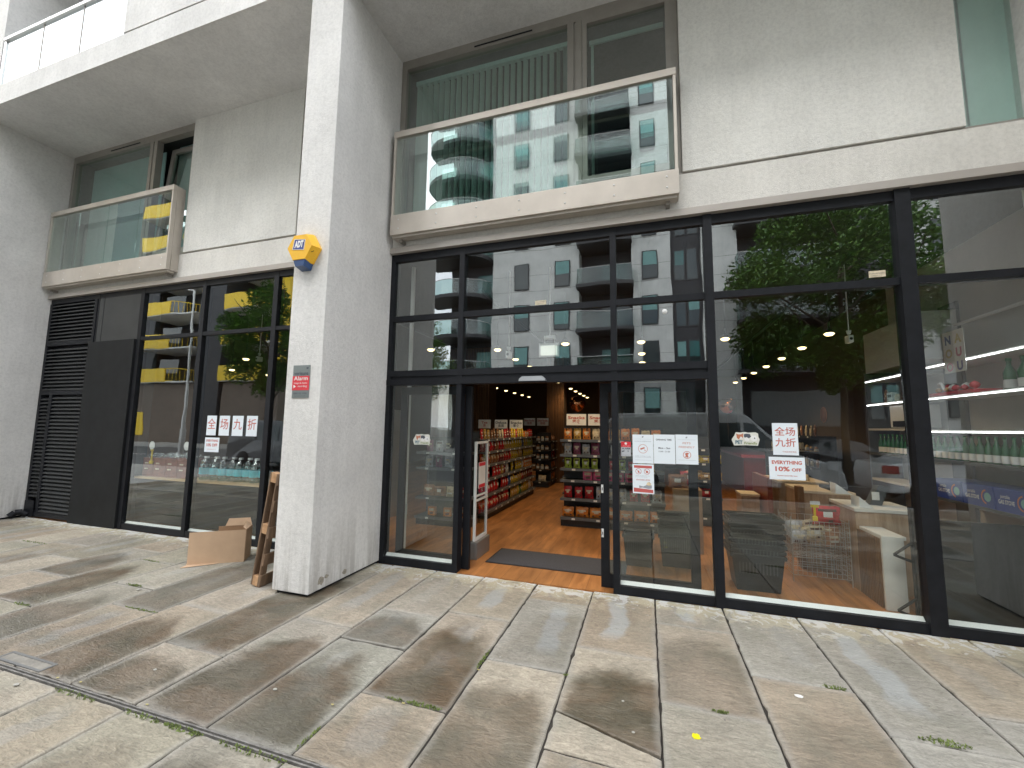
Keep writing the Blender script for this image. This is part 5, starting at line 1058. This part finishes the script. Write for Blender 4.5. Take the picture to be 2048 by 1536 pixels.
# ================================================================== PALLET AND CARDBOARD BOX
t = thing('pallet', (-3.93, -1.09, 0), 'weathered wooden pallet standing on end, leaning on the middle pillar', 'pallet')
pal = []
def pp(nm, m, *bx):
    mb = MB()
    for b in bx: mb.box(*b, bev=.003)
    # local: x thickness, y width, z length -> lean towards +x, then slight turn
    L_ = 1.18
    for v in mb.v:
        x, y, z = v; a = .165; c = .05
        X_ = x*math.cos(a)+z*math.sin(a); Z_ = -x*math.sin(a)+z*math.cos(a)
        v.x = -3.985+X_*.86-y*.02; v.y = -1.10+y*.8; v.z = Z_+.025
    return mb.build(nm, m, t)
for y in (0, .35, .70): pp('bottom_board', PALW, (0, y, 0, .02, y+.1, 1.18))
for z in (.0, .54, 1.08):
    for y in (.002, .352, .702): pp('block', PALB, (.0205, y, z, .0995, y+.095, z+.10))
for y in (0, .35, .70): pp('stringer_board', PALW, (.10, y, 0, .12, y+.1, 1.18))
for z in (0, .22, .5, .78, 1.06): pp('deck_slat', PALW, (.1205, 0, z, .14, .8, z+.12))
t = thing('cardboard_box', (-5.0, -.6, 0), 'opened brown cardboard box lying on its side by the left panes', 'cardboard box')
A_ = Vector((-5.255, -.87, 0)); B_ = Vector((-4.775, -.52, 0)); dv = (B_-A_).normalized(); nv = Vector((-dv.y, dv.x, 0)); up = Vector((0, 0, 1))
def panel(nm, p, q, r_, s_, m=CARD, th=.005, m2=CARDL):
    p, q, r_, s_ = map(Vector, (p, q, r_, s_)); nn = (q-p).cross(s_-p).normalized()*th
    mb = MB(); mb.add([p, q, r_, s_, p+nn, q+nn, r_+nn, s_+nn], [(0, 1, 2, 3), (0, 1, 5, 4), (1, 2, 6, 5), (2, 3, 7, 6), (3, 0, 4, 7)], 0); mb.add([p+nn, q+nn, r_+nn, s_+nn], [(3, 2, 1, 0)], 1); return mb.build(nm, [m, m2], t, fixn=False)
H_ = .385; W_ = .27
panel('front_panel', A_, B_, B_+up*H_, A_+up*(H_+.0)+dv*.0)
panel('side_panel', B_, B_+nv*W_, B_+nv*W_+up*H_, B_+up*H_)
panel('rear_panel', B_+nv*W_, A_+nv*W_+dv*.22, A_+nv*W_+dv*.22+up*H_, B_+nv*W_+up*H_)
panel('open_flap', B_+nv*W_+up*H_-dv*.30, B_+nv*W_+up*H_, B_+nv*(W_+.02)+up*(H_+.09)-dv*.03, B_+nv*(W_+.02)+up*(H_+.09)-dv*.27, CARDL)
panel('side_flap', B_+up*H_, B_+nv*W_+up*H_, B_+nv*(W_*.9)+up*(H_+.05)-dv*.06, B_+nv*.06+up*(H_+.02)-dv*.05, CARDL)
panel('ground_flap', A_+nv*.02+Vector((0, 0, .006)), A_+nv*.0-dv*.03-nv*.10+Vector((-.0, 0, .006)), B_-dv*.28-nv*.03+Vector((0, 0, .006)), B_-dv*.26+nv*.03+Vector((0, 0, .006)), CARDL)
panel('end_flap', A_, A_+Vector((-.05, .02, 0))+nv*.0, A_+Vector((-.10, .05, .006))+nv*.1, A_+nv*.12+up*.006, CARDL)
mb = MB()
for a, z, l, s_ in ((.30, .28, .05, .03), (.31, .24, .03, .02), (.36, .235, .09, .03)):
    p = A_+dv*a-nv*.0015+up*z; mb.add([p, p+dv*l+up*s_, p+dv*l+up*(s_+.005), p+up*.004], [(0, 1, 2, 3)])
mb.build('tape_marks', LABM[0], t)
# ================================================================== ACROSS THE STREET (seen mirrored in the glass)
STONE = render_wall('stone_cladding', (.72, .72, .70)); TEALW = plain('teal_window', (.05, .16, .16), .12, var=.3, vscale=.6, spec=.8); BGL = plain('dark_window', (.03, .045, .05), .08, var=.3, vscale=.5, spec=.9)
SLABD = plain('balcony_dark', (.05, .05, .055), .6); CHAR = plain('charcoal_wall', (.035, .036, .042), .6)
BG_G = glass('far_balcony_glass', (.45, .6, .57), .08)
MINT = plain('window_blind_mint', (.20, .38, .37), .7)
def far_window(t, x0, x1, z0, z1, y=-23.5, blind=None):
    mb = MB(); mb.box(x0, y-.02, z0, x1, y+.015, z1); f = mb.build('window', SLABD, t)
    mb = MB(); mb.box(x0+.07, y+.0151, z0+.07, x1-.07, y+.03, z1-.07, 0); mb.build('pane', BGL, f)
    if blind: mb = MB(); mb.box(x0+.08, y+.031, z0+(z1-z0)*blind, x1-.08, y+.04, z1-.08); mb.build('blind', random.choice((MINT, MINT, TEALW)), f)
Yo = -23.5; HT = 30
t = thing('apartment_block', (0, -27, 0), 'pale stone apartment block with dark balconies, mirrored in the shopfront glass', 'building')
mb = MB()
mb.box(-10.7, Yo-8, 0, -4.25, Yo-.05, HT); mb.box(-4.25, Yo-8, 0, -.70, Yo-1.4, HT, 1); mb.box(-.70, Yo-8, 0, 1.8, Yo-.05, HT); mb.box(1.8, Yo-8, 0, 3.6, Yo-.4, HT, 1)
mb.box(3.6, Yo-8, 0, 5.6, Yo-.05, HT); mb.box(5.6, Yo-8, 0, 11.8, Yo-1.5, HT, 1); mb.box(11.8, Yo-8, 0, 13.6, Yo-.3, HT, 1); mb.box(13.6, Yo-8, 0, 27, Yo-.05, HT)
mb.box(-14.6, Yo-8, 0, -10.7, Yo-1.2, HT, 1)
mb.build('wall', [STONE, CHAR], t)  # balcony recess walls coloured dark so the recesses read black
mb = MB()
for k in range(10):
    z = 2.35+k*3.05
    for a, b in ((-10.7, -4.25), (-.7, 1.8), (3.6, 5.6), (13.6, 27)):
        for zz in (z, z+1.15): mb.box(a, Yo-.05, zz, b, Yo-.044, zz+.03)
mb.build('panel_joints', plain('joint_grey', (.34, .33, .31), .9), t)  # joint lines in a darker grey than the stone
for k in range(9):
    z = 1.3+k*3.05+1.15 
    for a, b in ((-9.02, -7.87), (-6.0, -4.86), (-.1, .92)): far_window(t, a, b, z, z+1.9, blind=random.choice((None, .35, .6, .2, .5)))
    far_window(t, 15.3, 16.2, z, z+1.9, blind=None)
    far_window(t, 19.5, 20.6, z, z+1.9, blind=.5)
    for a, b in ((2.0, 2.7), (2.75, 3.45)): far_window(t, a, b, z-.2, z+1.9, Yo-.38, random.choice((None, .5)))
    for a, b in ((-12.4, -10.9),): far_window(t, a, b, z-.2, z+1.9, Yo-1.18, random.choice((.3, .1)))
    for a, b in ((12.0, 12.7), (12.75, 13.5)): far_window(t, a, b, z-.2, z+1.9, Yo-.28, .5)
    far_window(t, -2.9, -.9, z-.6, z+1.8, Yo-1.38, random.choice((None, .4))); far_window(t, 6.3, 11.2, z-.6, z+1.8, Yo-1.48, None)
for k in range(1, 10):
    z = 2.15+k*3.05
    for (a, b) in ((-4.25, -.75), (5.5, 12.0)):
        mb = MB(); mb.box(a-.1, Yo-1.38, z-.12, b+.1, Yo+.75, z+.12); f = mb.build('balcony', SLABD, t)
        mb = MB(); mb.box(a-.05, Yo+.66, z+.12, b+.05, Yo+.68, z+1.2); mb.box(a-.06, Yo-.04, z+.12, a-.04, Yo+.66, z+1.2); mb.box(b+.04, Yo-.04, z+.12, b+.06, Yo+.66, z+1.2); mb.build('balcony_glass', BG_G, f)
        mb = MB(); mb.tube((a-.05, Yo+.68, z+1.22), (b+.05, Yo+.68, z+1.22), .025, 6); mb.build('handrail', ALU, f)
    # curved corner balconies
    cx, cyy = -13.6, Yo-.6; pts = [(cx+2.6*math.cos(R(a)), cyy+1.9*math.sin(R(a))) for a in range(0, 181, 15)]
    mb = MB(); mb.prism(pts+[(cx-2.6, cyy-1), (cx+2.6, cyy-1)], z-.14, z+.12, ax='z'); f = mb.build('curved_balcony', SLABD, t)
    mb = MB()
    for p, q in zip(pts, pts[1:]): mb.quad((p[0], p[1], z+.12), (q[0], q[1], z+.12), (q[0], q[1], z+1.2), (p[0], p[1], z+1.2))
    mb.build('curved_glass', BG_G, f, fixn=False)
    mb = MB(); mb.path([(p[0], p[1], z+1.21) for p in pts], .025, 6); mb.build('handrail', ALU, f)
# yellow balcony block
YELB = plain('balcony_yellow', (.85, .58, .02), .5, var=.1); YY = -20.0
t = thing('apartment_block', (-38, -26, 0), 'dark apartment block with bright yellow balconies, mirrored at left', 'building')
mb = MB(); mb.box(-60, -32, 0, -27, YY-3.3, 26); mb.box(-60, -32, 0, -43.6, YY-1.6, 26); mb.box(-35.9, -31, 0, -33.2, YY-.2, 26)
mb.build('wall', CHAR, t)
mb = MB(); mb.box(-60, YY-3.29, 0, -36.2, YY-.4, 5.0); mb.box(-33.0, YY-3.29, 0, -27, YY-.4, 5.0); mb.build('ground_floor', plain('brown_cladding', (.16, .125, .10), .7, var=.15, vscale=.8), t)
mb = MB(); mb.box(-36.6, YY-3.2, 5, -36.0, YY-1.5, 26); mb.box(-28, YY-3.2, 5, -27.2, YY-1.0, 26); mb.box(-43.5, YY-.4, .6, -42.2, YY-.36, 2.6); mb.build('yellow_fins', YELB, t)
for k in range(7):
    z = 5.2+k*2.98
    for a, b in ((-43.2, -39.3), (-33.1, -28.7)):
        mb = MB(); mb.box(a, YY-3.2, z-.12, b+3 if b < -35 else b+1.0, YY, z); f = mb.build('balcony', SOFF, t)
        mb = MB(); mb.box(a, YY+.001, z-.05, b, YY+.05, z+1.15); mb.box(a, YY-3.2, z-.05, a+.05, YY, z+1.15); mb.build('balcony_front', YELB, f)
        mb = MB(); xe = b; n = 16
        for q in range(n): y = YY-q*.2; mb.box(xe-.02+q*.17, y-.03, z, xe+.01+q*.17, y, z+1.15)
        mb.add([(xe, YY+.05, z-.05), (xe+2.8, YY-3.2, z-.05), (xe+2.8, YY-3.2, z+.08), (xe, YY+.05, z+.08)], [(0, 1, 2, 3)]); mb.add([(xe, YY+.05, z+1.08), (xe+2.8, YY-3.2, z+1.08), (xe+2.8, YY-3.2, z+1.16), (xe, YY+.05, z+1.16)], [(0, 1, 2, 3)])
        mb.build('balustrade', YELB, f, fixn=False)
    mb = MB(); mb.box(-42.5, YY-1.6, z+.05, -40, YY-1.55, z+2.2); mb.box(-32.5, YY-3.3, z+.05, -29.5, YY-3.25, z+2.2); mb.build('window', BGL, t)
# further blocks closing the street (beyond the two)
mb = MB(); mb.box(30, -34, 0, 58, -22, 22); tag(mb.build('apartment_block', STONE), 'plain pale block at the far right end of the street', 'building')
# ---- trees
BARK = plain('bark', (.09, .07, .05), .9, bump=.5, bscale=30); LEAFS = [plain('leaf_green_'+str(i), c, .55, var=.35, vscale=1.5) for i, c in enumerate(((.075, .17, .025), (.12, .24, .035), (.045, .105, .02)))]
def tree(x, y, h, r, n, lab, hz=0.55, name='street_tree'):
    rd = random.Random(int(x*10)+n)
    t = thing(name, (x, y, 0), lab, 'tree', 'street trees along the kerb'); mb = MB()
    mb.tube((x, y, -.05), (x+.1, y, h*.45), .13, 9, r2=.09); tips = []
    for k in range(9):
        a = k*2.4; z0 = h*(.30+.05*k); p = Vector((x+.08, y, z0)); q = p+Vector((math.cos(a)*r*.5, math.sin(a)*r*.5, h*.16)); s_ = q+Vector((math.cos(a+.5)*r*.35, math.sin(a+.5)*r*.35, h*.12))
        mb.tube(p, q, .05, 6, r2=.03); mb.tube(q, s_, .03, 5, r2=.012); tips += [q, s_]
    mb.tube((x+.1, y, h*.45), (x+.15, y, h*.86), .09, 7, r2=.02); mb.build('trunk', BARK, t)
    cl = []
    for k in range(46):
        a = rd.uniform(0, 6.28); zz = rd.uniform(-1, 1); rr = math.sqrt(1-zz*zz)*rd.uniform(.55, 1.0)
        cl.append((Vector((x+r*rr*math.cos(a), y+r*rr*math.sin(a), h*(1-hz/2)+zz*h*hz/2*rd.uniform(.8, 1))), rd.uniform(.28, .55)*r*.62))
    mb = MB()
    for k in range(n):
        c, cr_ = cl[k % len(cl)]; d = Vector((rd.gauss(0, 1), rd.gauss(0, 1), rd.gauss(0, .75))); d = d.normalized()*cr_*rd.random()**.4; p = c+d
        s_ = rd.uniform(.05, .11); u = Vector((rd.gauss(0, 1), rd.gauss(0, 1), rd.gauss(0, .5))).normalized(); v = u.orthogonal().normalized()*.6
        mb.add([p-u*s_, p+v*s_*.7, p+u*s_, p-v*s_*.7], [(0, 1, 2, 3)], rd.choice((0, 0, 1, 2)))
    mb.build('crown', LEAFS, t, fixn=False)
tree(6.3, -12.0, 9.9, 3.4, 42000, 'bushy green street tree mirrored in the wide right pane', .68)
tree(-16.9, -10.4, 8.3, 2.0, 16000, 'green street tree mirrored in the left shopfront pane', .62)
tree(-14.5, -19.2, 9.5, 2.6, 12000, 'distant street tree mirrored in the narrow pane by the pillar', .7)
# ---- lamp posts
def lamppost(x, y, h, lab, arm=2.2, sign=False):
    t = thing('street_lamp', (x, y, 0), lab, 'street lamp'); mb = MB(); mb.tube((x, y, -.12), (x, y, 1.4), .10, 12); mb.tube((x, y, 1.4), (x, y, h), .065, 10, r2=.045); mb.build('pole', ALU, t)
    mb = MB(); mb.path([(x, y, h), (x-arm*.5, y, h+.25), (x-arm, y, h+.30)], .03); mb.build('arm', ALU, t); mb = MB(); mb.box(x-arm-.6, y-.13, h+.24, x-arm, y+.13, h+.33, bev=.03); mb.build('lamp_head', WHITE, t)
    if sign:
        mb = MB(); mb.lathe([(0, y+.075), (.15, y+.075), (.15, y+.068)], (x, 0, 2.55), 24, axis='y'); s = mb.build('speed_sign', LABM[2], t)
        mb = MB(); ring(mb, x, 2.55, .125, .15, y+.077); mb.build('sign_ring', plain('sign_red', (.4, .05, .05), .5), s)
        mb = MB(); put_text(mb, '20', 0, 0, .17, 0, bold=.003, basis=((x, y+.078, 2.55), (-1, 0, 0), (0, 0, 1))); mb.build('sign_number', INK, s)
lamppost(-21.7, -10.0, 8.4, 'grey street lamp with an arm, mirrored in the left panes'); lamppost(7.95, -11.4, 9.0, 'grey street lamp with a round 20 sign, mirrored beside the wide mullion', 1.8, True)
# ---- vehicles
def wheel(t, x, y, r, w_=.2):
    mb = MB(); mb.lathe([(r*.6, y-w_/2), (r*.95, y-w_/2), (r, y-w_*.3), (r, y+w_*.3), (r*.95, y+w_/2), (r*.6, y+w_/2)], (x, 0, r-.12), 20, axis='y'); f = mb.build('wheel', BLACK, t)
    mb = MB(); mb.lathe([(0, y-w_*.42), (r*.6, y-w_*.42), (r*.6, y+w_*.42), (0, y+w_*.42)], (x, 0, r-.12), 16, axis='y'); mb.build('rim', ALU, f)
def vehicle(name, x0, y0, prof, wins, w_, paint, wr, wx, lab, cat, flip=False, lights=()):
    """prof: side outline (length, height) clockwise from rear bottom; y0 = side nearest the shop"""
    L_ = max(p[0] for p in prof); zb_ = -.12
    fx = (lambda a: x0+L_-a) if flip else (lambda a: x0+a)
    t = thing(name, (x0+L_/2, y0-w_/2, zb_), lab, cat); H = max(p[1] for p in prof)
    def ins(z): return 0.0 if z < .95 else .13*min(1, (z-.95)/max(H-.95, .1))*w_*.5
    mb = MB(); n = len(prof); vs = []
    for s_ in (0, 1):
        for a, z in prof: vs.append((fx(a), (y0-ins(z)) if s_ == 0 else (y0-w_+ins(z)), z+zb_))
    for s_ in (0, 1):
        for a, z in prof: 
            k = .0
    fs = [tuple(range(n)), tuple(range(2*n-1, n-1, -1))]+[(k, n+k, n+(k+1) % n, (k+1) % n) for k in range(n)]
    bm = bmesh.new(); bv = [bm.verts.new(v) for v in vs]
    for f in fs: bm.faces.new([bv[i] for i in f])
    bmesh.ops.recalc_face_normals(bm, faces=bm.faces[:]); bmesh.ops.bevel(bm, geom=[e for e in bm.edges if len(e.link_faces) == 2 and e.calc_face_angle(0) > .5], offset=.05, segments=3, profile=.5, affect='EDGES')
    bmesh.ops.triangulate(bm, faces=[f for f in bm.faces if len(f.verts) > 4]); mb.bm(bm, 0, False); mb.build('body', paint, t)
    for wn in wins:
        mb = MB(); mb.add([(fx(a), y0-ins(z)+.012, z+zb_) for a, z in wn], [tuple(range(len(wn)))]); mb.add([(fx(a), y0-w_+ins(z)-.012, z+zb_) for a, z in wn], [tuple(range(len(wn)))]); mb.build('window', BGL, t, fixn=False)
    for a, z, lw, lh, m in lights: mb = MB(); mb.box(fx(a)-.02, y0-.30, z+zb_, fx(a)+.02, y0-.02, z+lh+zb_, bev=.01); mb.box(fx(a)-lw/2, y0-.05, z+zb_, fx(a)+lw/2, y0+.012, z+lh+zb_, bev=.005); mb.build('light', m, t)
    for a in wx:
        mb = MB(); mb.lathe([(0, y0-.2), (wr+.07, y0-.2), (wr+.07, y0+.006), (0, y0+.006)], (fx(a), 0, wr-.12), 20, axis='y'); mb.build('wheel_arch', BLACK, t)
        wheel(t, fx(a), y0-.08, wr); wheel(t, fx(a), y0-w_+.08, wr)
    return t
SILV = plain('van_silver', (.52, .53, .54), .3, .3, coat=.5); WHT = plain('car_white', (.74, .75, .76), .2, coat=.6); DGR = plain('car_grey', (.08, .085, .095), .2, .4, coat=.6)
TL = plain('tail_red', (.35, .01, .01), .2, coat=.5); HL = plain('head_clear', (.7, .72, .75), .1, .3)
van = [(0, .35), (0, 1.2), (.05, 2.05), (.25, 2.29), (3.4, 2.29), (3.8, 2.2), (4.55, 1.5), (4.9, 1.22), (5.6, .98), (5.9, .75), (5.95, .35)]
vehicle('van', -1.2, -7.9, van, [[(3.72, 1.35), (4.55, 1.35), (3.95, 1.98), (3.72, 2.0)], [(2.9, 1.35), (3.62, 1.35), (3.62, 2.0), (2.9, 2.0)]], 2.0, SILV, .34, (1.1, 4.9), 'long silver panel van parked at the kerb, mirrored in the entrance glass', 'van', lights=((5.68, .82, .3, .22, HL), (.03, .9, .08, .5, TL)))
van2 = [(0, .3), (0, 1.0), (.08, 1.7), (.25, 1.92), (2.6, 1.94), (3.1, 1.86), (3.75, 1.3), (4.1, 1.15), (4.6, .98), (4.75, .7), (4.75, .3)]
vehicle('van', -16.2, -8.0, van2, [[(2.7, 1.2), (3.6, 1.2), (3.1, 1.72), (2.7, 1.75)], [(1.6, 1.2), (2.6, 1.2), (2.6, 1.75), (1.6, 1.75)], [(.5, 1.2), (1.5, 1.2), (1.5, 1.75), (.5, 1.75)]], 1.9, DGR, .32, (.9, 3.8), 'small dark van parked at the kerb, mirrored in the left panes', 'van', lights=((4.55, .75, .3, .2, HL),))
car = [(0, .32), (-.0, .75), (.08, 1.02), (.55, 1.10), (1.0, 1.40), (1.5, 1.50), (2.4, 1.48), (3.05, 1.08), (3.9, .95), (4.25, .75), (4.3, .32)]
cw = [[(.75, 1.1), (1.62, 1.1), (1.62, 1.42), (1.15, 1.38)], [(1.7, 1.1), (2.85, 1.08), (2.35, 1.41), (1.7, 1.42)]]
vehicle('parked_car', 5.6, -8.0, car, cw, 1.8, WHT, .31, (.75, 3.5), 'white hatchback parked at the kerb with red tail light, mirrored at right', 'car', lights=((.06, .78, .3, .2, TL), (4.12, .66, .35, .16, HL)))
vehicle('parked_car', 4.6, -14.6, car, cw, 1.8, DGR, .31, (.75, 3.5), 'dark grey car on the far side of the road, mirrored behind the white hatchback', 'car', True, lights=((.06, .78, .3, .2, TL), (4.12, .66, .35, .16, HL)))
vehicle('parked_car', -9.2, -14.8, car, cw, 1.8, SILV, .31, (.75, 3.5), 'silver car parked on the far side of the road behind the silver van', 'car', True, lights=((.06, .78, .3, .2, TL), (4.12, .66, .35, .16, HL)))
for o in bpy.data.objects:
    for k in ('_o', '_first'):
        if k in o: del o[k]
